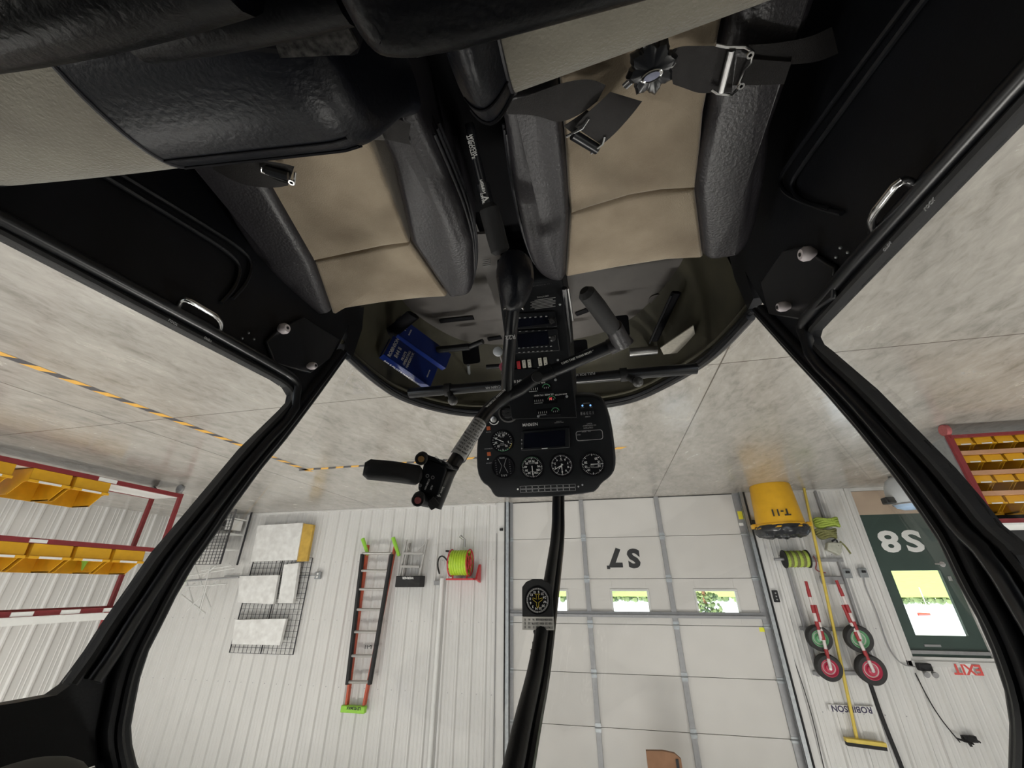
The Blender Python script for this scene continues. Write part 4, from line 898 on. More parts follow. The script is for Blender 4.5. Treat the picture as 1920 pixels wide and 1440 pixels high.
# checklist placard wrapped on the curved tube
a_, b_ = W(903, 786, .862), W(861, 852, .782); d_ = (b_ - a_).normalized(); tc_ = (CAM - a_).normalized(); sd = d_.cross(tc_).normalized(); nn = sd.cross(d_).normalized()
m = MB(); rings = []
for i in range(9):
    c_ = a_.lerp(b_, i / 8); rings.append([c_ - nn * (-.0005) + sd * (.0172 * math.sin(t)) + nn * (.0172 * math.cos(t) - .0172) for t in [math.radians(-70 + 140 * k / 8) for k in range(9)]])
m.loft(rings, False, False); pc = m.build('placard_wrap', mat('placard_grey', (.50, .50, .50), .5, noise=.05), cy)
m = MB()
for i in range(11):
    c_ = a_.lerp(b_, .10 + .082 * i) + nn * .0012; m.text(random.choice(['PRESS ALT', 'OAT -20 0', '2000 4000', 'MAX CONT', '22.4 22.7', '21.8 22.1', 'MCP IN HG']), c_, sd * -1, d_ * -1, .0042, .03, .0001)
m.build('placard_print', 'black_ink', pc)
m = MB().text('LIMIT MANIFOLD PRESSURE', W(924, 752, .905), (W(905, 775, .9) - W(940, 742, .9)) * -1, UP * -1, .0044, .02, .0002)
m.text('SOLO FROM RIGHT SEAT ONLY', W(1088, 668, .915), W(1060, 680, .92) - W(1110, 660, .92), UP * -1, .0046, .02, .0002)
m.build('tube_lettering', 'white', cy)
m = MB().text('R22', W(957, 632, .86), (1, 0, 0), (0, 1, .5), .010, .02, .0002); m.build('stick_decal', 'dimwhite', cy)
# --- collective lever between the seats
co = empty('collective_lever', W(880, 240, .88), 'slim black collective lever with twist grip lying between the two front seats', 'control lever')
m = MB(); m.tube([W(880, 232, .80), W(894, 300, .82), W(906, 350, .84), W(915, 385, .85)], .0095, 12); m.build('lever', 'gloss', co)
m = MB(); m.tube([W(905, 345, .838), W(915, 388, .852)], .014, 14); m.build('sleeve', 'gloss', co)
m = MB(); m.tube([W(914, 384, .85), W(917, 392, .85), W(931, 445, .865), W(938, 470, .87), W(940, 475, .872)], [.013, .0215, .0215, .021, .014], 16); m.build('twist_grip', 'rubber', co)
d_ = (W(915, 385, .85) - W(894, 300, .82)).normalized(); sd = d_.cross((CAM - W(900, 330, .82)).normalized()).normalized()
m = MB()
for t, px, py, w_, h in (('FRICTION', 888, 272, .800, .006), ('THROTTLE', 883, 276, .800, .006), ('PUSH', 904, 345, .822, .005), ('OPEN', 906, 352, .822, .006), ('V', 911, 372, .832, .014), ('START', 905, 372, .832, .005)): m.text(t, W(px, py, w_), d_ * (1 if t != 'V' else 1), sd, h, .03, .0002)
m.build('lettering', 'white', co)
# --- seats
SZ = .55
def P2(pts, z=SZ): return [(A(a, b, 'z', z).x, A(a, b, 'z', z).y) for a, b in pts]
def seat(side, o):
    r = empty('pilot_seat', (o['cx'], .5, FZ), o['label'], 'seat', 'front seats')
    T = Matrix.Identity(4)
    for k in ('inner', 'outer'):
        p = P2(o[k], .562); b = pad(p + [(p[-1][0], .12), (p[0][0], .12)], T, .574, .40, .024, .006, it='c')
        bb = b.build('bolster', 'leather', r)
        e = [V((q[0], q[1], .548)) for q in P2(o[k + '_edge'], .562)]
        for dz, off in ((0, 0), (-.016, .004), (-.032, .006)):
            c = V((o['cx'], .5, 0)); pth = []
            for v in smoothpath(e, 2): dd = (v - c); dd.z = 0; pth.append(v + dd.normalized() * (off + .002) + V((0, 0, dz)))
            MB().tube(pth, .0032, 6).build('piping', 'piping', bb)
    f = P2(o['front']); pad(f, T, .556, .42, .012, .010, it=0).build('seat_fabric', 'suede', r)
    f = P2(o['rear']); pad(f + [(f[-1][0], .12), (f[0][0], .12)], T, .556, .42, .010, .010, it=0).build('seat_fabric', 'suede', r)
    x0, x1 = o['box']; m = MB(); m.box((x0, .13, FZ), (x1, .84, .44)); m.build('seat_box', 'black', r, bevel=.02, seg=3)
    # backrest: cross-section swept across the seat
    prof = [(.36, .57), (.31, .66), (.275, .76), (.255, .82), (.235, .850), (.20, .866), (.15, .870), (.10, .862), (.075, .84), (.07, .78), (.09, .68), (.12, .57)]
    prof = [(p.x, p.y) for p in chaikin([V((a, b)) for a, b in prof], 2)]
    cen = V((sum(p[0] for p in prof) / len(prof), sum(p[1] for p in prof) / len(prof)))
    def part(xa, xb, ra, rb, m_, name, puff=0, lab=None):
        rings = []; N = 18; s = 1 if xb > xa else -1; L = abs(xb - xa)
        for i in range(N + 1):
            t = i / N; t = (1 - math.cos(math.pi * t)) / 2; x = xa + (xb - xa) * t; da, db = L * t, L * (1 - t); k = 1
            if ra and da < ra: k = math.sqrt(max(0.0001, 1 - ((ra - da) / ra) ** 2)) * .0 + (1 - ra * .9 / .15 * (1 - math.sqrt(max(0, 1 - ((ra - da) / ra) ** 2))))
            if rb and db < rb: k = min(k, 1 - rb * .9 / .15 * (1 - math.sqrt(max(0, 1 - ((rb - db) / rb) ** 2))))
            k = max(.02, k) + puff * math.sin(math.pi * t); dy = o['dy'] - .11 * abs(x - o['inx'])
            rings.append([V((x, cen.x + (p[0] - cen.x) * k + dy, cen.y + (p[1] - cen.y) * k)) for p in prof])
        m = MB(); m.loft(rings, True); q = m.build(name, m_, r, smooth=60)
        if lab: q['label'] = lab
        return q
    ix, sx_, s2, ox = o['inx'], o['seam'], o['seam2'], o['outx']
    bb = part(ix, sx_, o['ra'], 0, 'leather2', 'back_bolster', o['puff']); part(sx_, s2, 0, 0, 'suede2', 'back_fabric', .012); part(s2, ox, 0, .05, 'leather2', 'back_bolster')
    def ring(x, k, rad, mk, nm, i0=0, i1=None):
        dy = o['dy'] - .11 * abs(x - ix); pth = [V((x, cen.x + (p[0] - cen.x) * k + dy, cen.y + (p[1] - cen.y) * k)) for p in prof]
        MB().tube((pth + pth[:1])[i0:i1], rad, 6).build(nm, mk, bb)
    ring(sx_, 1.004, .0022, 'piping', 'seam')
    # stitched double seam that runs along the front shoulder of the inner bolster
    for (yy_, zz_), rd in (((.222, .857), .0014), ((.243, .838), .0026), ((.2475, .832), .0014)):
        q = min(prof, key=lambda p: (p[0] - yy_) ** 2 + (p[1] - zz_) ** 2); pth = []
        for i in range(14):
            t = i / 13; x = sx_ + (ix + (sx_ - ix) * .12 - sx_) * t; dy = o['dy'] - .11 * abs(x - ix); da = abs(x - ix); ra_ = o['ra']; k_ = (1 if da > ra_ else 1 - ra_ * 6 * (1 - math.sqrt(max(0, 1 - ((ra_ - da) / ra_) ** 2)))) + o['puff'] * math.sin(math.pi * min(1, da / abs(ix - sx_)))
            pth.append(V((x, cen.x + (q[0] - cen.x) * k_ * 1.008 + dy, cen.y + (q[1] - cen.y) * k_ * 1.008)))
        MB().tube(pth, rd, 6).build('stitching', 'deep', bb)
    return r
seat('left', dict(dy=0, ra=.03, puff=.22, cx=-.17, label='left front seat with worn tan fabric centre and a rotary harness buckle on it', box=(-.40, .085), inx=.104, seam=.050, seam2=-.36, outx=-.42,
    inner=[(1062, 300), (1068, 400), (1061, 516), (1052, 526), (1030, 524), (1006, 506), (988, 466), (962, 350), (948, 240)][::-1],
    inner_edge=[(952, 260), (962, 350), (976, 420), (988, 466), (1004, 504), (1028, 523)],
    outer=[(1311, 300), (1304, 352), (1318, 478), (1332, 486), (1357, 483), (1388, 474), (1414, 432), (1430, 360), (1440, 300), (1445, 240)],
    outer_edge=[(1442, 230), (1438, 300), (1429, 360), (1413, 432), (1387, 473), (1357, 482)],
    front=[(1069, 400), (1110, 388), (1180, 367), (1240, 357), (1303, 353), (1318, 479), (1250, 486), (1160, 500), (1061, 517)],
    rear=[(1055, 200), (1062, 300), (1068, 398), (1110, 386), (1180, 365), (1240, 355), (1303, 351), (1310, 300), (1318, 210)]))
seat('right', dict(dy=.018, ra=.055, puff=0, cx=.52, label='right front seat with tan fabric centre, partly hidden by its own black leather backrest', box=(.31, .74), inx=.212, seam=.47, seam2=.72, outx=.80,
    inner=[(735, 300), (770, 452), (840, 553), (862, 555), (882, 548), (889, 520), (886, 455), (862, 380), (828, 300), (800, 240)],
    inner_edge=[(812, 262), (842, 330), (868, 392), (886, 455), (889, 515), (881, 546)],
    outer=[(480, 300), (587, 487), (621, 583), (604, 589), (585, 585), (545, 560), (500, 510), (440, 420), (390, 330), (350, 270)],
    outer_edge=[(372, 300), (440, 420), (500, 510), (545, 560), (585, 584)],
    front=[(589, 489), (650, 477), (720, 462), (769, 456), (838, 553), (790, 558), (720, 566), (650, 577), (623, 585)],
    rear=[(440, 240), (515, 372), (587, 487), (650, 475), (720, 460), (768, 453), (735, 370), (700, 280), (680, 240)]))
# --- shrouds and frame behind the seats, near the camera
sh = empty('seat_shroud', (-.14, .0, .78), 'smooth blue-black padded shroud behind the left front seat, close to the camera', 'seat shroud')
m = pad([(-.42, -.10), (.12, -.10), (.127, .02), (.124, .07), (.119, .110), (.10, .122), (.06, .126), (-.42, .126)], Matrix.Identity(4), 1.01, .93, .018, .004, it='c'); m.build('shroud_pad', 'leather2', sh)
m = MB(); m.box((-.40, -.10, FZ), (.08, .04, .94)); m.build('support', 'black', sh)
sh = empty('seat_shroud', (.5, .0, .78), 'glossy black padded rolls behind the right front seat, close to the camera', 'seat shroud')
m = MB(); m.tube(smoothpath([A(*p, 'z', .985) for p in [(-200, 45), (40, 10), (240, -40), (420, -100)]], 2), .030, 16); m.build('padded_roll', 'leather2', sh)
m = MB(); m.tube(smoothpath([A(*p, 'z', .955) for p in [(250, 46), (370, 30), (490, 6), (640, -32)]], 2), .022, 16); m.build('padded_roll', 'leather2', sh)
q = [A(*p, 'z', .93) for p in [(-60, 135), (0, 108), (125, 76), (300, 88), (520, 108), (672, 112), (676, 60), (640, -60), (-60, -120)]]
m = MB(); m.prism([(p.x, p.y) for p in q], Matrix.Translation((0, 0, .895)), .035); m.build('shroud_pad', 'deep', sh, bevel=.006)
q = [A(*p, 'z', .935) for p in [(513, 77), (645, 42), (672, 90), (655, 104), (525, 110)]]
m = MB(); m.prism([(p.x, p.y) for p in q], Matrix.Translation((0, 0, .930)), .004); m.build('carpet_patch', 'coppr', sh, label='dark speckled carpet patch')
m = MB(); m.box((.24, -.1, FZ), (.76, .0, .90)); m.build('support', 'black', sh)
# tunnel between the seats, carpet, seat hinge hardware
m = MB(); m.box((.125, .0, FZ + .001), (.27, .855, .40)); m.build('centre_tunnel', 'deep', heli, bevel=.01)
MB().tube([W(640, 128, .66), W(700, 112, .66), W(828, 74, .66)], .004, 8).build('seat_hinge_rail', 'steel', heli)
MB().tube([W(780, 103, .67), W(828, 92, .67)], .004, 8).build('seat_hinge_rail', 'steel', heli)
MB().tube([W(746, 104, .66), W(755, 140, .67), W(757, 147, .67)], .0025, 8).build('release_rod', 'steel', heli)
MB().tube([W(680, 150, .68), W(683, 172, .69)], .003, 8).build('release_rod', 'steel', heli)
# tunnel cover plate beside the boot
q = [W(893, 436, 1.03), W(926, 470, 1.0), W(940, 470, .985), W(952, 560, 1.02), W(932, 600, 1.08), W(905, 520, 1.06)]
q = [A(886, 440, 'z', .45), A(918, 438, 'z', .45), A(948, 500, 'z', .45), A(950, 560, 'z', .45), A(936, 590, 'z', .45), A(912, 520, 'z', .45)]
m = MB(); m.prism([(p.x, p.y) for p in q], Matrix.Translation((0, 0, .44)), .01); m.build('cover_plate', 'floorgrey', heli)
m = MB()
for k in range(4): m.box((-.012, -.0009, 0), (.012, .0009, .0006), frame(A(912, 488 + 3.4 * k, 'z', .451), (1, 0, 0), (0, 1, 0)))
m.build('placard_lines', 'dimwhite', heli)
# --- harness on the left seat
def strap(pairs, th, mk, par, name='webbing'):
    rings = []
    for (a, b, c, d, w_) in pairs:
        p, q = A(a, b, 'z', w_), A(c, d, 'z', w_); n = (CAM - (p + q) / 2).normalized() * th; rings.append([p, q, q - n, p - n])
    # smooth along
    for _ in range(2):
        nr = [rings[0]]
        for i in range(len(rings) - 1): nr += [[rings[i][j].lerp(rings[i + 1][j], t) for j in range(4)] for t in (.25, .75)]
        rings = nr + [rings[-1]]
    m = MB(); m.loft(rings); return m.build(name, mk, par, smooth=30)
hn = empty('seat_harness', A(1222, 130, 'z', .60), 'black webbing harness with a scalloped rotary buckle lying on the left front seat', 'harness')
strap([(1250, 98, 1262, 158, .615), (1275, 86, 1285, 166, .622), (1310, 86, 1312, 176, .612), (1350, 86, 1350, 172, .612), (1380, 90, 1372, 174, .612)], .003, 'web', hn)
strap([(1382, 106, 1374, 160, .616), (1420, 112, 1412, 160, .61), (1484, 116, 1470, 158, .60)], .003, 'web', hn)
strap([(1404, 84, 1410, 118, .606), (1450, 82, 1462, 122, .60), (1520, 70, 1530, 118, .585), (1560, 50, 1572, 100, .56)], .003, 'web', hn)
strap([(1144, 172, 1204, 190, .615), (1128, 188, 1186, 214, .622), (1098, 214, 1154, 250, .622), (1078, 238, 1128, 272, .612)], .003, 'web', hn)
strap([(956, 190, 950, 214, .60), (1010, 172, 1008, 216, .605), (1060, 153, 1048, 232, .61), (1108, 147, 1090, 214, .61), (1136, 160, 1120, 190, .61)], .003, 'web', hn)
strap([(1100, 206, 1118, 216, .605), (1078, 222, 1098, 236, .60), (1056, 236, 1076, 252, .60)], .003, 'web', hn)
ad = MB(); ad.tube([A(*p, 'z', .622) for p in [(1342, 84), (1362, 88), (1396, 88), (1412, 97), (1408, 118), (1396, 132), (1388, 150), (1384, 166), (1372, 178), (1344, 175), (1334, 168)]], .0022, 8); ad.build('adjuster', 'chrome', hn)
MB().tube([A(1372, 94, 'z', .622), A(1352, 172, 'z', .622)], .0055, 10).build('adjuster_bar', 'steel', hn)
for px, py in ((1406, 102), (1389, 160)): MB().lathe([(.005, 0), (.005, .003), (.0025, .003), (.0025, 0)], Matrix.Translation(A(px, py, 'z', .622)), 12).build('adjuster_eye', 'chrome', hn)
MB().tube([A(1104, 222, 'z', .622), A(1092, 240, 'z', .622), A(1062, 256, 'z', .615)], .0022, 8).build('adjuster', 'chrome', hn)
MB().tube([A(1134, 256, 'z', .62), A(1130, 270, 'z', .62), A(1108, 288, 'z', .615)], .0022, 8).build('adjuster', 'chrome', hn)
MB().tube([A(1074, 252, 'z', .612), A(1120, 280, 'z', .612)], .009, 10).build('adjuster_bar', 'gloss', hn)
bc = A(1222, 128, 'z', .635); bn = ((CAM - bc).normalized() * .35 + V((0, -.05, .8))).normalized(); bx = V((1, .2, 0)); bx = (bx - bn * bx.dot(bn)).normalized(); by = bn.cross(bx); fr = frame(bc, bx, by)
pts = []
for k in range(72):
    t = 2 * math.pi * k / 72; rr_ = .032 + .0045 * math.cos(8 * t) ** 3; pts.append((rr_ * math.cos(t), rr_ * math.sin(t)))
m = MB(); rings = []
for z, s in ((-.016, .9), (-.012, 1.0), (-.002, 1.0), (.006, .86), (.010, .5), (.0105, .02)): rings.append([fr @ V((a * s, b * s, z)) for a, b in pts])
m.loft(rings); bk = m.build('rotary_buckle', 'gloss', hn, smooth=35)
m = MB(); m.lathe([(.0125, .0095), (.0125, .0125), (.011, .0135), (.0005, .0135)], fr @ Matrix.Translation((.002, .006, 0)) @ Matrix.Diagonal((1.25, .62, 1, 1)), 24); m.build('maker_badge', 'chrome', bk)
m = MB(); m.lathe([(.0095, .0137), (.0005, .0140)], fr @ Matrix.Translation((.002, .006, 0)) @ Matrix.Diagonal((1.2, .5, 1, 1)), 24); m.build('badge_face', mat('badge_blue', (.35, .37, .5), .4, .3, noise=.2), bk)
for a_, b_ in (((1183, 152), (1172, 162)), ((1252, 108), (1262, 122)), ((1205, 88), (1200, 78))):
    MB().tube([A(*a_, 'z', .628), A(*b_, 'z', .622)], .006, 8, flat=.5).build('tongue', 'chrome', hn)
h2 = empty('seat_harness', A(520, 335, 'z', .60), 'black webbing harness end with a small chrome adjuster on the right front seat', 'harness')
strap([(395, 300, 400, 318, .58), (440, 300, 448, 345, .60), (490, 300, 492, 352, .608), (530, 306, 520, 352, .606), (552, 312, 540, 348, .60)], .003, 'web', h2)
MB().tube([A(*p, 'z', .612) for p in [(490, 312), (490, 322), (520, 336), (540, 342), (552, 346), (554, 322)]], .0026, 8).build('adjuster', 'chrome', h2)
MB().lathe([(.006, 0), (.006, .003), (.003, .003), (.003, 0)], Matrix.Translation(A(547, 341, 'z', .614)), 12).build('adjuster_eye', 'chrome', h2)
MB().tube([A(498, 318, 'z', .612), A(540, 330, 'z', .612)], .008, 8).build('adjuster_bar', 'gloss', h2)
h3 = empty('seat_belt_end', A(720, 230, 'z', .60), 'limp black belt flap with a pale strap on the inner bolster of the right seat', 'belt')
strap([(668, 196, 770, 232, .602), (666, 214, 768, 246, .600), (664, 240, 766, 264, .592), (668, 250, 772, 272, .588)], .003, 'web', h3)
strap([(688, 204, 705, 206, .608), (694, 230, 709, 232, .606), (700, 262, 722, 263, .595)], .003, 'beltgrey', h3)
# --- blue flight manuals in the footwell
def book(o, e1, e2, th, lens, name, lab):
    e1 = e1.normalized(); e2 = (e2 - e1 * e2.dot(e1)).normalized(); n = e1.cross(e2)
    if n.dot(CAM - o) < 0: n = -n
    L, Wd = lens; r = empty(name, o - n * th, lab, 'manual', 'flight manuals')
    fx = Matrix(((e1.x, e2.x, n.x, o.x), (e1.y, e2.y, n.y, o.y), (e1.z, e2.z, n.z, o.z), (0, 0, 0, 1)))
    MB().box((0, 0, -.003), (L, Wd, 0), fx).build('front_cover', 'book', r); MB().box((0, 0, -th), (L, Wd, -th + .003), fx).build('back_cover', 'book', r)
    MB().box((0, Wd - .003, -th), (L, Wd, 0), fx).build('spine', 'book', r); MB().box((.004, .003, -th + .003), (L - .004, Wd - .003, -.003), fx).build('page_block', 'pages', r)
    return r, fx, e1, e2, n
o = W(738, 629, 1.62); e1 = W(821, 690, 1.73) - o; e2 = W(724, 662, 1.565) - o
r, fx, a_, b_, n_ = book(o, e1, e2, .038, (e1.length, .105), 'flight_manual', 'blue ring-bound flight manual with white lettering standing nearest the windshield rim in the footwell')
L = e1.length
m = MB()
for t, u, v, h in (('ROBINSON', .022, .050, .014), ('R44 II', .047, .058, .016), ("PILOT'S", .075, .055, .010), ('OPERATING', .090, .055, .010), ('HANDBOOK', .105, .055, .010), ('HELICOPTER', L - .03, .055, .005)):
    m.text(t, fx @ V((u, v, .0008)), b_ * -1 if True else b_, a_ * -1, h, .03, .0002)
m.build('cover_lettering', 'white', r)
m = MB().text("R44 II PILOT'S HANDBOOK", fx @ V((L * .45, .1158, -.019)), a_, n_, .010, .03, .0002); m.build('spine_lettering', 'white', r)
o = W(757, 598, 1.72); e1 = W(846, 664, 1.85) - o; e2 = W(740, 628, 1.66) - o
r, fx, a_, b_, n_ = book(o, e1, e2, .030, (e1.length, .085), 'flight_manual', 'blue flight manual behind the other one, partly in shadow on the footwell floor')
m = MB().text('N', fx @ V((.022, .04, .0008)), b_ * -1, a_ * -1, .018, .03, .0002).text('MANUAL', fx @ V((.05, .04, .0008)), b_ * -1, a_ * -1, .006, .03, .0002); m.build('cover_lettering', 'white', r)
# sampling cup and chain by the console
r = empty('fuel_sampler', A(930, 656, 'z', .50), 'small clear plastic sampling cup beside the console', 'sampling cup')
c = W(934, 660, 1.22); MB().lathe([(.014, 0), (.015, .02), (.013, .03), (.006, .034), (.0005, .034)], frame(c, RT, UP), 16).build('cup', 'pail', r)
MB().tube([W(938, 668, 1.2), W(944, 690, 1.18)], .002, 6).build('cup_tube', 'knob', r)
c = W(944, 688, 1.17); MB().lathe([(.013, 0), (.013, .012), (.007, .012), (.007, .004), (.0005, .004)], frame(c, RT, UP), 18).build('fire_handle', mat('dusty_pink', (.55, .12, .18), .5, noise=.2), con)
# ================================================================== HANGAR THINGS
def WL(px, py, d=0.0): return A(px, py, 'y', DW - d)      # a place d in front of the front wall
# --- extension ladder hung on the wall
ld = empty('extension_ladder', WL(668, 1170), 'long orange fibreglass extension ladder with green end caps hung on the ribbed wall', 'ladder')
def rail(p, q, w_, d_, mk, name, par, dz=0):
    p, q = V(p), V(q); f = frame(p, (q - p), (0, 1, 0)); L = (q - p).length
    m = MB(); m.box((0, -d_ / 2, -w_ / 2), (L, d_ / 2, w_ / 2), f); return m.build(name, mk, par, bevel=.003)
La, Lb, Ra, Rb = WL(683, 1012, .18), WL(651, 1290, .18), WL(739, 1012, .18), WL(692, 1290, .18)
xm = lambda p, q, t: p.lerp(q, t)
rail(WL(690, 1022, .09), WL(650, 1325, .09), .035, .07, 'orange', 'base_rail', ld); rail(WL(742, 1020, .09), WL(683, 1322, .09), .035, .07, 'orange', 'base_rail', ld)
rail(xm(La, Lb, .11), xm(La, Lb, .98), .045, .07, 'rubber', 'fly_rail', ld); rail(xm(Ra, Rb, .11), xm(Ra, Rb, .98), .045, .07, 'rubber', 'fly_rail', ld)
for py in (1041, 1077, 1114, 1153, 1194, 1236, 1280):
    t = (py - 1012) / 278; p, q = xm(La, Lb, t), xm(Ra, Rb, t); rg = MB().tube([p, q], .027, 10, flat=.8).build('rung', 'alu', ld)
for s, (P_, Q_) in (('a', (La, Lb)), ('b', (Ra, Rb))):
    for k in range(3): pass
for (a, b) in (((680, 1010), (690, 1040)), ((737, 1008), (748, 1042))):
    m = MB(); m.tube([WL(*a, .13), WL(*b, .12)], [.035, .03], 8); m.build('foot', 'limep', ld)
m = MB(); p, q = WL(641, 1328, .11), WL(686, 1328, .11); m.box((q.x, p.y - .04, p.z - .045), (p.x, p.y + .04, p.z + .045)); ec = m.build('end_cap', 'limep', ld, bevel=.012)
m = MB().text('LEVELMAX', WL(663, 1328, .155), (1, 0, 0), (0, 0, 1), .035, .04, .0005); m.build('cap_lettering', 'black_ink', ec)
m = MB().text('L-11', WL(690, 1213, .03), (1, 0, 0), (0, 0, 1), .05, .04, .0005).box((WL(700, 1213).x, DW - .03, WL(690, 1213).z - .05), (WL(682, 1213).x, DW - .029, WL(690, 1213).z + .05)) if False else MB().text('L-11', WL(690, 1213, .03), (1, 0, 0), (0, 0, 1), .05, .04, .0005); tag(m.build('wall_number', 'black_ink'), 'black L-11 lettering on the ribbed wall behind the long ladder', 'lettering')
# --- step ladder
sl = empty('step_ladder', WL(772, 1058), 'short grey step ladder with black top between long ladder and hose reel', 'ladder')
for a, b, d in (((762, 1012), (748, 1092), .16), ((801, 1012), (783, 1095), .16), ((768, 1018), (756, 1088), .05), ((797, 1022), (786, 1090), .05)): rail(WL(*a, d), WL(*b, d), .03, .04, 'alu', 'rail', sl)
for a, b in (((757, 1038), (795, 1038)), ((752, 1062), (788, 1063))): rail(WL(*a, .16), WL(*b, .16), .035, .09, 'alu', 'step', sl)
for a, b in (((760, 1014), (768, 1032)), ((800, 1014), (785, 1032))): MB().tube([WL(*a, .17), WL(*b, .15)], .007, 6).build('brace', 'alu', sl)
a, b = WL(744, 1080, .2), WL(788, 1101, .2); m = MB(); m.box((b.x, DW - .23, a.z), (a.x, DW - .03, b.z)); tp = m.build('top_cap', 'rubber', sl, bevel=.01)
m = MB().text('WERNER', (((a + b) / 2).x, DW - .232, a.z + .03), (1, 0, 0), (0, 0, 1), .035, .04, .0005); m.build('cap_lettering', 'white', tp)
# --- hose reel
hr = empty('hose_reel', WL(862, 1055), 'red wall-mounted reel wound with yellow-green hose', 'hose reel')
c = WL(864, 1055, .24); RR = .20
rings = []
for k in range(7):
    x = c.x + .13 - .042 * k; m = MB(); m.tube([(x, c.y + (RR - .03) * math.cos(t), c.z + (RR - .03) * math.sin(t)) for t in [2 * math.pi * i / 28 for i in range(29)]], .024, 8, caps=False); m.build('hose_coil', 'lime', hr)
for x in (c.x + .16, c.x - .155):
    m = MB(); m.tube([(x, c.y + RR * math.cos(t), c.z + RR * math.sin(t)) for t in [2 * math.pi * i / 28 for i in range(29)]], .010, 8, caps=False); f_ = m.build('flange', 'redp', hr)
    m = MB(); m.tube([(x, c.y + RR * .5 * math.cos(t), c.z + RR * .5 * math.sin(t)) for t in [2 * math.pi * i / 24 for i in range(25)]], .008, 6, caps=False)
    for i in range(5): t = 2 * math.pi * i / 5; m.tube([(x, c.y + .03 * math.cos(t), c.z + .03 * math.sin(t)), (x, c.y + RR * math.cos(t), c.z + RR * math.sin(t))], .010, 6)
    m.build('flange_spokes', 'redp', f_)
MB().tube([(c.x + .17, c.y, c.z), (c.x - .17, c.y, c.z)], .05, 16).build('drum', 'redp', hr)
zb = WL(865, 1086, .2).z
m = MB(); m.box((c.x - .24, DW - .30, zb - .012), (c.x + .22, DW - .03, zb + .012)); m.build('base_bar', 'redp', hr, bevel=.004)
for x in (c.x + .12, c.x - .12): MB().tube([(x, DW - .26, zb), (x, c.y, c.z)], .014, 8).build('arm', 'redp', hr)
m = MB(); x = WL(898, 1075, .1).x; m.add([(x - .015, DW - .03, zb + .05), (x - .015, DW - .03, zb - .22), (x - .015, DW - .09, zb - .22), (x - .015, DW - .26, zb + .0), (x + .015, DW - .03, zb + .05), (x + .015, DW - .03, zb - .22), (x + .015, DW - .09, zb - .22), (x + .015, DW - .26, zb)], [(0, 1, 2, 3), (7, 6, 5, 4), (0, 4, 5, 1), (1, 5, 6, 2), (2, 6, 7, 3), (3, 7, 4, 0)]); m.build('bracket', 'redp', hr)
MB().tube([WL(846, 1034, .30), WL(836, 1033, .30)], .016, 8).build('crank', 'rubber', hr)
m = MB(); m.tube(smoothpath([WL(871, 1026, .3), WL(872, 1012, .3), WL(866, 1008, .32), WL(863, 1005, .34)], 2), [.016] * 2 + [.014] * 50, 8) if False else m.tube([WL(871, 1026, .3), WL(872, 1012, .3), WL(866, 1008, .32), WL(863, 1005, .34)], [.018, .016, .020, .028], 10); m.build('nozzle', 'steel', hr)
m = MB(); m.tube(smoothpath([WL(847, 1072, .18), WL(843, 1058, .18), WL(832, 1042, .12), (WL(823, 1044, .08)), WL(820, 1060, .06), WL(824, 1076, .07)], 2), .013, 8); m.build('lead_hose', 'rubber', hr)
m = MB(); m.tube([WL(829, 1084, .07), (WL(829, 1084, .07).x, DW - .07, 3.9)], .035, 14); pp = m.build('white_pipe', 'white'); tag(pp, 'white plastic air pipe running up the ribbed wall beside the hose reel', 'pipe')
p = WL(821, 1093, .05); one(MB().box((p.x - .07, DW - .08, p.z - .035), (p.x + .06, DW - .02, p.z + .035)), 'pipe_valve', 'strut', 'grey shutoff valve at the lower end of the white air pipe', 'valve', bevel=.006)
# --- outlet and conduit
p = WL(597, 1079, .04); ob = empty('outlet_box', p, 'grey metal outlet box on the ribbed wall right of the wire grid boards', 'outlet'); MB().box((p.x - .055, DW - .07, p.z - .06), (p.x + .055, DW - .02, p.z + .06)).build('box', 'galv', ob, bevel=.006)
m = MB()
for dz in (-.025, .025): m.lathe([(.018, 0), (.018, .003), (.0005, .003)], frame((p.x, DW - .07, p.z + dz), (1, 0, 0), (0, 0, 1)), 12)
m.build('receptacle', 'white', ob); MB().tube([(p.x, DW - .035, p.z), WL(560, 1079, .035) + V((1.6, 0, 0))], .010, 8).build('conduit', 'galv', ob)
# --- gridwall with marbled boards
gx0, gx1 = WL(569, 1130, .06).x, WL(452, 1140, .06).x; gz0, gz1 = WL(570, 1046, .06).z, WL(500, 1226, .06).z
m = MB(); n = int((gx1 - gx0) / .08)
for i in range(n + 1): x = gx0 + (gx1 - gx0) * i / n; m.box((x - .003, DW - .058, gz0), (x + .003, DW - .052, gz1))
n = int((gz1 - gz0) / .08)
for i in range(n + 1): z = gz0 + (gz1 - gz0) * i / n; m.box((gx0, DW - .064, z - .003), (gx1, DW - .058, z + .003))
for x in (gx0, gx1, (gx0 + gx1) / 2): m.box((x - .007, DW - .065, gz0), (x + .007, DW - .05, gz1))
one(m, 'wire_grid', 'wire', 'black wire grid panel mounted on the ribbed wall behind the marbled boards', 'wire grid', smooth=False)
def board(quad, d0, d1, mk, name, lab, cat='board', grp=None):
    q = [WL(a, b, d1) for a, b in quad]; m = MB(); m.add([(p.x, DW - d1, p.z) for p in q] + [(p.x, DW - d0, p.z) for p in q], [(0, 1, 2, 3), (7, 6, 5, 4), (0, 4, 5, 1), (1, 5, 6, 2), (2, 6, 7, 3), (3, 7, 4, 0)])
    return one(m, name, mk, lab, cat, grp, bevel=.004)
G_ = 'marbled white boards on the wire grid'
board([(483, 985), (568, 980), (556, 1050), (470, 1053)], .10, .16, 'marble', 'marbled_board', 'largest white marbled board, lowest on the wall, in front of the gold board', grp=G_)
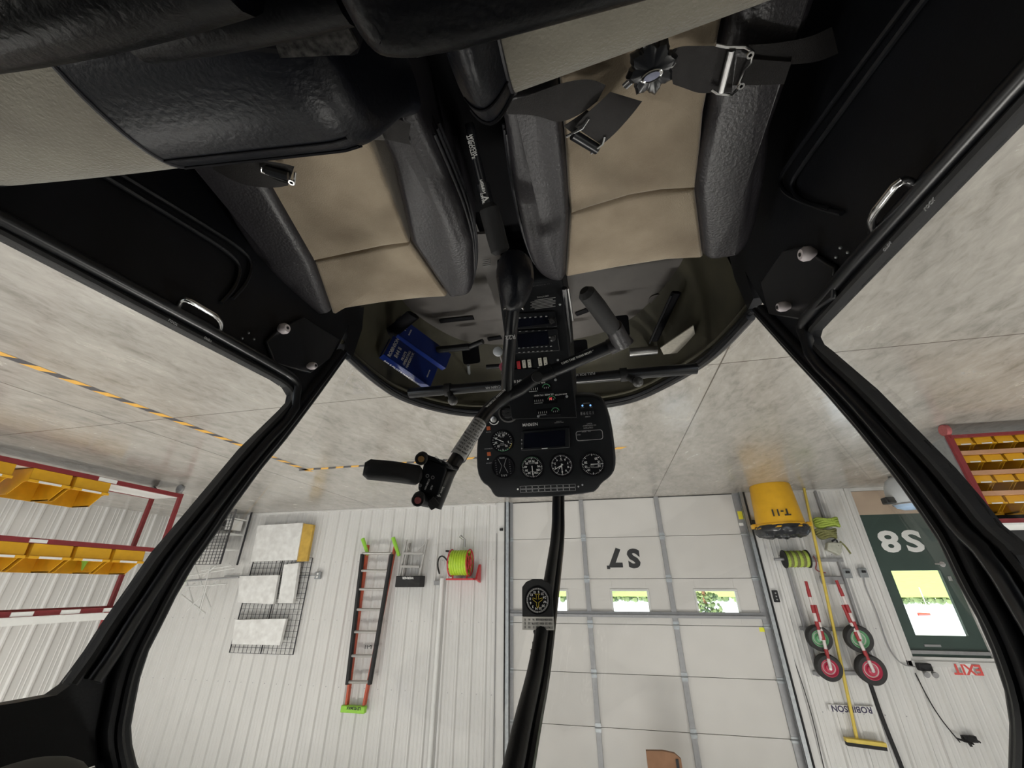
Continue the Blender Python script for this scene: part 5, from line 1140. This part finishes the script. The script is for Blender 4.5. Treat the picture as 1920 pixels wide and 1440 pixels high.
board([(568, 981), (588, 984), (575, 1052), (556, 1053)], .08, .14, 'goldb', 'gold_board', 'dull gold board showing at the side of the largest marbled board')
board([(448, 1080), (522, 1078), (512, 1133), (446, 1130)], .10, .16, 'marble', 'marbled_board', 'white marbled board in the middle of the wire grid, beside the narrow one', grp=G_)
board([(532, 1059), (560, 1055), (549, 1131), (521, 1131)], .10, .17, 'marble', 'marbled_board', 'narrow white board standing beside the middle marbled board', grp=G_)
board([(441, 1162), (536, 1160), (524, 1210), (434, 1208)], .10, .16, 'marble', 'marbled_board', 'highest white marbled board with grey flecks, near the top of the wire grid', grp=G_)
# --- wire cage rack and folded frame behind the pillar
r = empty('wire_cage', (WL(395, 1010, .6).x, DW - .6, 0), 'black wire cage rack standing on the floor by the front wall, beside the pillar', 'wire rack')
a, b = WL(437, 975, .5), WL(362, 1058, .5); x0, x1, z1 = a.x, b.x + .5, WL(400, 1058, .5).z
m = MB()
for i in range(15): x = x0 + (x1 - x0) * i / 14; m.box((x - .004, DW - .5, .05), (x + .004, DW - .492, z1))
for i in range(18): z = .05 + (z1 - .05) * i / 17; m.box((x0, DW - .505, z - .004), (x1, DW - .497, z + .004))
m.build('wire_mesh', 'wire', r, smooth=False)
m = MB()
for x in (x0, x1):
    for y in (DW - .5, DW - .12): m.box((x - .012, y - .012, 0), (x + .012, y + .012, z1))
m.build('posts', 'wire', r)
for k in range(3): MB().box((x0 + .02, DW - .47, .15 + k * .27), (x1 - .02, DW - .15, .17 + k * .27)).build('shelf', 'white', r)
for k in range(5): MB().box((x0 + .06 + .19 * k, DW - .46, .18), (x0 + .17 + .19 * k, DW - .2, .36)).build('crate', 'gloss' if k % 2 else 'white', r)
r = empty('folded_frame', (WL(380, 1110, .45).x, DW - .45, .9), 'folded white tube frame resting on top of the black wire cage', 'folding frame')
for k, (a, b) in enumerate([((350, 1080), (440, 1065)), ((340, 1100), (425, 1095)), ((365, 1060), (395, 1140)), ((395, 1060), (372, 1145)), ((340, 1115), (385, 1150)), ((350, 1145), (410, 1085)), ((375, 1070), (435, 1060)), ((388, 1100), (372, 1155)), ((345, 1075), (362, 1130)), ((405, 1060), (345, 1110))]):
    MB().tube([WL(*a, .45), WL(*b, .35)], .012, 6).build('frame_tube', 'doorframe', r)
MB().tube([WL(338, 1090, .5), WL(448, 1082, .3)], .016, 8).build('frame_tube', 'strut', r)
# --- trash can
bc_ = V((-2.44, 6.62, 0)); r = empty('trash_can', bc_, 'large round yellow trash can marked T-11 with a black liner, standing by the overhead door', 'trash can')
zt = .60; T = Matrix.Translation(bc_)
MB().lathe([(.0005, 0), (.25, 0), (.262, .02), (.30, zt - .05), (.318, zt - .045), (.322, zt - .01), (.330, zt - .008), (.335, zt + .012), (.318, zt + .012), (.30, zt - .02), (.24, .05), (.0005, .05)], T, 48).build('barrel', 'yellow', r)
prof = [(.322, zt - .03), (.336, zt), (.338, zt + .03), (.325, zt + .06), (.29, zt + .10), (.24, zt + .115), (.18, zt + .10), (.16, zt + .02), (.14, zt - .1)]
m = MB(); m.lathe(prof, T, 72, False)
for i, p in enumerate(m.v):
    k = i % 72; w_ = .007 * math.sin(k * .61) + .006 * math.sin(k * 1.37 + i * .05); d = (p - bc_); d.z = 0; m.v[i] = p + d.normalized() * w_ * .6 + V((0, 0, w_ if p.z > zt + .02 else 0))
m.build('liner', 'bag', r)
dc = (CAM - bc_); dc.z = 0; dc.normalize(); rt = V((-dc.y, dc.x, 0)) ; rt = rt if rt.x > 0 else -rt
ang0 = math.atan2(0.0, A(1467, 960, 'y', 6.33).x - bc_.x)
m = MB(); pt = A(1463, 960, 'y', 6.33); dd = V((pt.x - bc_.x, pt.y - bc_.y, 0)).normalized(); rt = V((-dd.y, dd.x, 0)); rt = rt if rt.x > 0 else -rt
q = bc_ + dd * .296 + V((0, 0, pt.z)); m.text('T-11', q, rt, V((0, 0, 1)) + dd * .08, .085, .02, .012); m.build('number', 'black_ink', r)
for s in (-1, 1): q = bc_ + rt * s * .33 + V((0, 0, zt - .03)); MB().box((q.x - .03, q.y - .05, q.z - .04), (q.x + .03, q.y + .05, q.z + .02)).build('handle', 'yellow', r, bevel=.01)
# --- push broom
r = empty('push_broom', WL(1560, 1150, .12), 'long yellow-handled push broom leaning on the ribbed wall, head upward', 'broom')
a, b = A(1505, 908, 'y', 6.93), WL(1607, 1387, .07); a.z = max(a.z, .0); MB().tube([a, b], .019, 10).build('broom_handle', 'broomyel', r)
a, b = WL(1584, 1386, .1), WL(1660, 1396, .1); f = frame(a, b - a, (0, 1, 0)); L = (b - a).length
MB().box((0, -.035, -.02), (L, .035, .02), f).build('broom_head', 'broomyel', r, bevel=.005); MB().box((.005, -.03, .02), (L - .005, .03, .055), f).build('bristles', 'rubber', r) if f.col[2].z > 0 else MB().box((.005, -.03, -.055), (L - .005, .03, -.02), f).build('bristles', 'rubber', r)
# --- ground wheels on rails
WGR = 'ground handling wheels on the wall rails'
for (px, py, rad, mk, tip, lab) in ((1535, 1196, .148, 'wheelg', (1511, 1090), 'green-hubbed ground handling wheel with striped lever, nearer the overhead door'), (1609, 1197, .158, 'wheelg', (1568, 1088), 'green-hubbed ground handling wheel with striped lever, nearer the green door'),
        (1553, 1251, .150, 'wheelr', (1528, 1134), 'red-hubbed ground handling wheel with striped lever, nearer the overhead door'), (1632, 1255, .165, 'wheelr', (1580, 1134), 'red-hubbed ground handling wheel with striped lever, nearer the green door')):
    c = WL(px, py, .20); r = empty('ground_wheel', c, lab, 'wheel', WGR); T = frame(c, (1, .0, 0), (0, .15, 1))
    rw = rad
    MB().lathe([(rw * .66, -.045), (rw * .92, -.05), (rw, -.03), (rw, .03), (rw * .92, .05), (rw * .66, .045)], T, 36, False).build('tyre', 'tyre', r)
    MB().lathe([(rw * .67, -.04), (rw * .67, .04), (rw * .60, .042), (rw * .52, .02), (rw * .30, .014), (rw * .26, .035), (rw * .12, .04), (.0005, .04)], T, 32, False).build('hub', mk, r)
    MB().lathe([(rw * .42, .018), (rw * .46, .028), (rw * .50, .018)], T, 32, False).build('hub_ring', 'hubw', r); MB().lathe([(rw * .12, .04), (rw * .12, .06), (.0005, .06)], T, 12).build('axle_nut', 'steel', r)
    t = WL(tip[0], tip[1], .24); p0 = c + V((0, -.06, .0)); N = 7
    for k in range(N): MB().tube([p0.lerp(t, k / N), p0.lerp(t, (k + 1) / N)], .019 if k % 2 == 0 or k < 1 else .022, 10).build('lever', 'hubw' if k % 2 == 0 and k != N - 1 else 'red', r)
    MB().tube([c + V((0, 0, 0)), c + V((.0, .17, 0))], .03, 10).build('axle', 'steel', r)
rl = empty('mounting_rails', WL(1545, 1160), 'grey steel channel rails on the wall carrying the ground wheels and hose reels', 'rails')
def chan(a, b, w_=.045): 
    p, q = WL(*a, .03), WL(*b, .03); rail(p, q, w_, .035, 'strut', 'rail', rl)
xa = WL(1500, 1178, .03).x; xb = WL(1622, 1181, .03).x
for x in (WL(1475, 1060, .03).x, WL(1598, 1130, .03).x): rail((x, DW - .03, WL(1470, 1050, .03).z), (x, DW - .03, WL(1530, 1268, .03).z), .03, .05, 'strut', 'rail', rl)
x = WL(1598, 1130, .03).x; rail((x, DW - .03, .02), (x, DW - .03, .55), .03, .05, 'strut', 'rail', rl)
for a, b in (((1500, 1178), (1624, 1181)), ((1524, 1262), (1650, 1262)), ((1465, 1050), (1580, 1050))): chan(a, b)
# --- hose reels, rope coils, tools
c = WL(1495, 1048, .16); r = empty('rope_reel', c, 'black reel wound with yellow-green rope beneath the broom, beside the trash can', 'reel')
for x in (c.x + .17, c.x - .13): MB().lathe([(.0005, -.006), (.12, -.006), (.12, .006), (.0005, .006)], frame((x, c.y, c.z), (0, 1, 0), (0, 0, 1)), 28).build('flange', 'rubber', r)
for k in range(7): x = c.x + .14 - .04 * k; MB().tube([(x, c.y + .085 * math.cos(t), c.z + .085 * math.sin(t)) for t in [2 * math.pi * i / 24 for i in range(25)]], .027, 8, caps=False).build('rope_coil', 'ropedark' if k % 2 else 'rope', r)
MB().tube([(c.x + .3, c.y, c.z), (c.x - .16, c.y, c.z)], .02, 10).build('axle', 'strut', r)
for py, mk, rr_, n_, lab in ((980, 'rope', .145, 5, 'bright lime rope coil hanging on the wall behind the broom handle'), (1001, 'ropedark', .13, 5, 'brown-green rope coil hanging above the lime coil')):
    c = WL(1549, py, .12); m = MB(); r = empty('rope_coil', c, lab, 'rope')
    for k in range(n_):
        z = c.z + .022 * (k - 2); rk = rr_ * (1 - .05 * k * (mk == 'ropedark')); MB().tube([(c.x + rk * math.cos(t), c.y + rk * .75 * math.sin(t), z + .012 * math.sin(3 * t + k)) for t in [2 * math.pi * i / 30 for i in range(31)]], .017, 7, caps=False).build('loop', mk, r)
c = WL(1563, 1028, .12); r = empty('hand_sprayer', c, 'beige plastic pump sprayer hung on the rail beside the lime rope coil', 'sprayer')
m = MB(); m.prism([(-.11, -.07), (.07, -.08), (.11, .02), (.03, .06), (-.02, .10), (-.06, .06)], frame(c, (1, 0, 0), (0, 0, 1)), .06, -.04); m.build('body', 'beige', r, bevel=.015, seg=3)
MB().tube(smoothpath([WL(1575, 1015, .16), WL(1585, 1024, .16), WL(1595, 1038, .16)], 1), .012, 8).build('wand', 'ropedark', r)
MB().tube(smoothpath([WL(1560, 1015, .16), WL(1568, 1010, .16), WL(1572, 1024, .17)], 1), .012, 8).build('trigger', 'rubber', r)
c = WL(1558, 1085, .10); one(MB().box((c.x - .13, DW - .14, c.z - .035), (c.x + .12, DW - .04, c.z + .07)), 'battery_charger', 'strut', 'grey and black charger box on the rail at the tips of the striped levers', 'charger', bevel=.015)
one(MB().tube(smoothpath([WL(1525, 1042, .05), WL(1532, 1056, .045), WL(1528, 1068, .045), WL(1540, 1073, .045), WL(1548, 1074, .045)], 2), .008, 6), 'red_air_hose', 'redbtn', 'short dark red hose looping from the rope reel to the charger', 'hose')
for px, py, l in ((1588, 1075, 'grey wall outlet with cords plugged in, nearer the broom'), (1618, 1074, 'grey wall outlet with a cord plugged in, nearer the green door')):
    p = WL(px, py, .04); r = empty('wall_outlet', p, l, 'outlet'); MB().box((p.x - .05, DW - .06, p.z - .06), (p.x + .05, DW - .02, p.z + .06)).build('box', 'galv', r, bevel=.005); MB().box((p.x - .02, DW - .09, p.z - .03), (p.x + .02, DW - .06, p.z + .0)).build('plug', 'rubber', r, bevel=.004)
def cable(pts, rad, mk, lab, name='cable', d=.03, cat='cable'): one(MB().tube(smoothpath([WL(a, b, d) for a, b in pts], 2), rad, 6), name, mk, lab, cat)
cable([(1619, 1080), (1622, 1100), (1645, 1150), (1665, 1215), (1690, 1247), (1715, 1250)], .007, 'strut', 'grey cable curving from the wall outlet up to the lintel of the green door')
cable([(1632, 1282), (1655, 1350), (1692, 1440), (1700, 1470)], .022, 'rubber', 'thick black cable running up the wall above the red-hubbed wheels')
cable([(1716, 1262), (1740, 1310), (1765, 1350), (1800, 1392)], .006, 'rubber', 'thin black cable running up to the dark bracket near the ceiling')
cable([(1455, 1125), (1470, 1190), (1490, 1240), (1520, 1330), (1545, 1440)], .005, 'rubber', 'thin cable rising from the door button along the jamb')
cable([(1412, 990), (1428, 1030), (1438, 1075), (1450, 1110)], .006, 'galv', 'grey conduit between the photo eye and the door button')
p = WL(1454, 1118, .04); r = empty('door_button', p, 'small black door operator box with buttons on the jamb side wall', 'control box'); MB().box((p.x - .035, DW - .07, p.z - .075), (p.x + .035, DW - .02, p.z + .075)).build('box', 'rubber', r, bevel=.006)
for k in (-1, 0, 1): MB().lathe([(.010, 0), (.010, .006), (.0005, .006)], frame((p.x, DW - .07, p.z + k * .04), (1, 0, 0), (0, 0, 1)), 10).build('button', 'dimwhite', r)
p = WL(1411, 979, .06); one(MB().box((p.x - .03, DW - .09, p.z - .03), (p.x + .03, DW - .03, p.z + .03)), 'photo_eye', 'rubber', 'small black photo eye sensor beside the trash can at the door track', 'sensor', bevel=.006)
p = WL(940, 993, .05); one(MB().box((p.x - .03, DW - .08, p.z - .02), (p.x + .025, DW - .04, p.z + .02)), 'photo_eye', 'rubber', 'small black photo eye sensor at the door track beside the hose reel', 'sensor', bevel=.006)
x = WL(932, 1010, .03).x; one(MB().tube([(x, DW - .05, WL(932, 1000, .03).z), (x, DW - .05, 3.9)], .007, 6), 'sensor_conduit', 'strut', 'thin dark conduit running up the wall beside the overhead door', 'conduit')
# --- signs
def wallsign(name, quad, txt, h, mk, bg, lab, d=.03, thick=.012, bold=.04, cat='sign'):
    (a, b) = quad; p, q = WL(*a, d), WL(*b, d); r = empty(name, (p + q) / 2, lab, cat); x0, x1, z0, z1 = min(p.x, q.x), max(p.x, q.x), min(p.z, q.z), max(p.z, q.z)
    MB().box((x0, DW - d - thick, z0), (x1, DW - d + .005, z1)).build('plate', bg, r, bevel=.003); MB().text(txt, ((x0 + x1) / 2, DW - d - thick - .001, (z0 + z1) / 2), (1, 0, 0), (0, 0, 1), h, bold, .0008).build('lettering', mk, r); return r
wallsign('exit_sign', ((1797, 1243), (1828, 1266)), 'EXIT', .105, 'exitred', 'white', 'white EXIT sign with red letters above the green door')
wallsign('name_sign', ((1551, 1320), (1641, 1338)), 'ROBINSON', .062, 'navyink', 'trimw', 'white name sign with dark letters behind the upper broom handle')
# --- lintel light, bracket, brown board
p = WL(1733, 1249, .08); r = empty('emergency_light', p, 'dark twin-head emergency light over the green door', 'emergency light'); MB().box((p.x - .07, DW - .11, p.z - .03), (p.x + .07, DW - .03, p.z + .05)).build('body', 'rubber', r, bevel=.01)
for s in (-1, 1): MB().lathe([(.012, -.03), (.034, .02), (.034, .03), (.0005, .028)], frame((p.x + s * .045, DW - .13, p.z + .07), (1, 0, 0), (0, .4, 1)), 14).build('lamp_head', 'strut', r)
p = WL(1815, 1388, .1); r = empty('speaker_bracket', p, 'black angled bracket high on the wall above the EXIT sign', 'bracket')
for a, b in (((1795, 1385), (1825, 1395)), ((1808, 1380), (1822, 1400)), ((1818, 1380), (1838, 1392))): MB().tube([WL(*a, .1), WL(*b, .12)], .025, 6, flat=.4).build('arm', 'rubber', r)
MB().box((p.x - .12, DW - .06, p.z - .03), (p.x + .02, DW - .02, p.z + .03)).build('plate', 'rubber', r)
q0, q1 = A(1211, 1407, 'y', 6.2), A(1282, 1460, 'y', 6.2); r = empty('hanging_board', (q0 + q1) / 2, 'brown board hanging high in front of the white overhead door', 'board')
m = MB(); xx0, xx1 = q1.x, q0.x; m.prism([(xx0, q0.z + .05), (xx0 + .06, q0.z + .005), ((xx0 + xx1) / 2, q0.z - .01), (xx1, q0.z), (xx1, ZC - .02), (xx0, ZC - .02)], Matrix(((1, 0, 0, 0), (0, 0, -1, 6.23), (0, 1, 0, 0), (0, 0, 0, 1))), .05); m.build('board_face', 'cardboard', r)
m = MB(); m.box((xx0 + .03, 6.17, q0.z + .05), (xx0 + .06, 6.18, ZC - .02)); m.build('dark_band', 'rubber', r)
# --- tub by the green door
c = A(1700, 948, 'y', 6.35); r = empty('round_tub', (c.x, 6.35, 0), 'grey-white round-sided tub with a pale blue top in front of the green door', 'tub')
T = Matrix.Translation((c.x - .05, 6.35, 0))
MB().lathe([(.0005, .02), (.10, .02), (.16, .06), (.20, .14), (.215, .24), (.20, .33), (.17, .37)], T, 32, True).build('tub_body', 'pail', r); MB().lathe([(.172, .37), (.15, .41), (.09, .435), (.0005, .44)], T, 32, False).build('tub_top', 'paleblue', r)
MB().lathe([(.18, .365), (.185, .372), (.175, .38)], T, 32, False).build('rim_band', 'strut', r)
m = MB(); m.box((c.x + .13, 6.28, .28), (c.x + .24, 6.40, .36)); m.build('latch_box', 'gloss', r, bevel=.01)
for k in range(4): a = math.pi / 2 * k + .4; MB().tube([(c.x - .05 + .09 * math.cos(a), 6.35 + .09 * math.sin(a), 0), (c.x - .05 + .09 * math.cos(a), 6.35 + .09 * math.sin(a), .04)], .02, 8).build('foot', 'rubber', r)
# --- storage bins
def bin_mesh(w_, d_, h, th=.006):
    """open-fronted hopper bin, opening towards -y"""
    m = MB(); m.box((-w_ / 2, 0, 0), (w_ / 2, d_, th)); m.box((-w_ / 2, d_ - th, 0), (w_ / 2, d_, h))
    for s in (-1, 1):
        x0, x1 = (s * w_ / 2, s * (w_ / 2 - th)); x0, x1 = min(x0, x1), max(x0, x1); sp = [(0, 0), (d_, 0), (d_, h), (d_ * .42, h), (d_ * .12, h * .55), (-d_ * .04, h * .50)]
        m.prism(sp, mYZ(x0), x1 - x0)
    m.prism([(0, 0), (th, 0), (-d_ * .04 + th, h * .50), (-d_ * .04, h * .50)], mYZ(-w_ / 2), w_)
    m.box((-w_ / 2 - .006, -d_ * .07, h * .44), (w_ / 2 + .006, -d_ * .03, h * .54)); m.box((-w_ / 2 - .008, d_ * .4, h - .012), (w_ / 2 + .008, d_, h)) if False else None
    for s in (-1, 1): m.box((s * w_ / 2 - .006, d_ * .42, h - .014), (s * w_ / 2 + .006, d_, h))
    return m
def make_bin(w_, d_, h, loc, rz, lab, grp, proto=None, card=True):
    if proto: r = copy_tree(proto); r.location = loc; r.rotation_euler = (0, 0, rz); r['label'] = lab; return r
    r = empty('storage_bin', (0, 0, 0), lab, 'storage bin', grp); bin_mesh(w_, d_, h).build('tray', 'binyel', r, bevel=.002)
    if card: MB().box((-w_ * .28, -d_ * .075, h * .455), (w_ * .28, -d_ * .07, h * .535)).build('label_card', 'white', r)
    r.location = loc; r.rotation_euler = (0, 0, rz); return r
# red rack on the pilot side (bins open towards the helicopter)
RX, RXB, RY0, RY1 = 5.9, 6.4, .4, 4.72
rk = empty('bin_rack', ((RX + RXB) / 2, 2.6, 0), 'tall dark red steel rack with large yellow bins beyond the pilot-side window', 'rack')
for z in (.175, .90, 1.585):
    for x in (RX, RXB): m = MB(); m.box((x - .02, RY0, z - .05), (x + .02, RY1, z)); m.build('shelf_beam', 'maroon', rk)
    m = MB(); m.box((RX + .02, RY0, z - .02), (RXB - .02, RY1, z - .004)); m.build('shelf_deck', 'white', rk)
    for y in (RY0 + .02, RY1 - .02): MB().box((RX + .02, y - .02, z - .05), (RXB - .02, y + .02, z - .02)).build('end_beam', 'maroon', rk)
for x in (RX, RXB):
    for y in (RY0, 2.5, RY1): MB().box((x - .022, y - .022, .12), (x + .022, y + .022, 2.2)).build('upright', 'maroon', rk)
MB().box((RX - .03, 2.75 + .9, .130), (RX - .021, 3.85, .172)).build('shelf_label', 'white', rk)
for y in (1.4, 2.9, 3.3): MB().box((RX - .03, y, .862), (RX - .021, y + .15, .895)).build('shelf_label', 'white', rk)
for k in range(5): MB().box((RX - .03, 2.6 + .42 * k, 1.54), (RX - .021, 2.78 + .42 * k, 1.58)).build('shelf_label', 'white', rk)
MB().box((RX - .04, 2.7, 1.59), (RX - .03, 4.7, 1.66)).build('white_strip', 'white', rk)
for y in (RY0 + .1, RY1 - .04):
    for x in (RX, RXB):
        cst = MB().lathe([(.0005, -.02), (.055, -.02), (.058, 0), (.055, .02), (.0005, .02)], frame((x, y, .058), (1, 0, 0), (0, 0, 1)), 18).build('caster', 'strut', rk); MB().box((x - .025, y - .03, .08), (x + .025, y + .03, .125)).build('caster_fork', 'steel', cst)
labs = ['bin nearest the rack end, lowest shelf of the tall red rack', 'bin second from the rack end, lowest shelf, tall red rack', 'bin third from the rack end, lowest shelf, tall red rack', 'bin fourth from the rack end, lowest shelf, tall red rack']
GB = 'large yellow bins on the tall red rack'; pb = None
for k, y in enumerate((3.62, 3.22, 2.72, 2.30)):
    b_ = make_bin(.36, .46, .27, (RX - .02, y, .177), -math.pi / 2, 'large yellow ' + labs[k], GB, pb); pb = pb or b_
l2 = ['bin nearest the rack end, middle shelf of the tall red rack', 'bin second from the rack end, middle shelf, tall red rack', 'bin third from the rack end, middle shelf, tall red rack', 'bin fourth from the rack end, middle shelf, tall red rack', 'bin fifth from the rack end, middle shelf, tall red rack']
for k in range(5): make_bin(.36, .46, .27, (RX - .02, 4.33 - .40 * k, .902), -math.pi / 2, 'large yellow ' + l2[k], GB, pb)
one(MB().lathe([(.0005, 0), (.05, .01), (.075, .05), (.07, .10), (.03, .15), (.012, .22), (.0005, .24)], Matrix.Translation((RX + .3, 4.1, .90 - .0)), 14), 'small_funnel', 'limep', 'small lime green funnel behind the bins on the middle rack shelf', 'funnel')
# red rack on the port side (bins open towards the camera)
KX1, KX0, KY = -3.13, -5.0, 4.2
rk = empty('bin_rack', ((KX0 + KX1) / 2, KY + .2, 0), 'low red-framed rack of small yellow bins on wooden shelves, beyond the port-side window', 'rack')
zz = lambda py: A(1850, py, 'y', KY).z + 0
ZS = [A(1900, p, 'y', KY).z for p in (811, 845, 884, 924, 972)]
for x in (KX1, KX0): MB().box((x - .02, KY, .10), (x + .02, KY + .03, 1.0)).build('upright', 'maroon', rk); MB().box((x - .02, KY + .42, .10), (x + .02, KY + .45, 1.0)).build('upright', 'maroon', rk)
MB().box((KX1 + .02, KY + .03, .12), (KX1 + .03, KY + .42, .95)).build('end_panel', 'galv', rk)
MB().box((KX0, KY - .005, ZS[0] - .01), (KX1, KY + .02, ZS[0] + .015)).build('bottom_rail', 'maroon', rk); MB().box((KX0, KY - .005, ZS[4] - .0), (KX1, KY + .02, ZS[4] + .035)).build('top_rail', 'maroon', rk)
MB().box((KX0, KY + .43, .1), (KX1, KY + .44, .98)).build('back_panel', 'rubber', rk)
MB().box((KX0, KY, ZS[0]), (KX1 - .02, KY + .43, ZS[0] + .012)).build('shelf', 'wood', rk)
MB().box((KX0, KY - .01, ZS[4] + .035), (KX1, KY + .45, ZS[4] + .05)).build('top_deck', 'white', rk)
GS = 'small yellow bins on the low red rack'; pb = None; nm = ['lowest', 'second', 'third', 'top']
for j in range(4):
    if j: MB().box((KX0, KY - .0, ZS[j] - .022), (KX1 - .02, KY + .43, ZS[j] + .012)).build('shelf', 'wood', rk)
    for k in range(7):
        lab = 'small yellow bin, %s shelf of the low red rack, %s from its end' % (nm[j], ['first', 'second', 'third', 'fourth', 'fifth', 'sixth', 'seventh'][k])
        b_ = make_bin(.135, .26, .125, (KX1 - .10 - .155 * k, KY + .035, ZS[j] + .013), 0, lab, GS, pb); pb = pb or b_
c = V((KX1 - .22, KY - .06, .05)); cr = MB().lathe([(.0005, -.018), (.05, -.018), (.052, 0), (.05, .018), (.0005, .018)], frame((KX1 + .0, KY + .02, .052), (0, 1, 0), (0, 0, 1)), 18).build('caster', 'redbtn', rk)
MB().lathe([(.0005, -.018), (.05, -.018), (.052, 0), (.05, .018), (.0005, .018)], frame((KX0 + .0, KY + .02, .052), (0, 1, 0), (0, 0, 1)), 18).build('caster', 'redbtn', rk)
for x in (KX0, KX1): MB().lathe([(.0005, -.018), (.05, -.018), (.052, 0), (.05, .018), (.0005, .018)], frame((x, KY + .42, .052), (0, 1, 0), (0, 0, 1)), 18).build('caster', 'redbtn', rk)
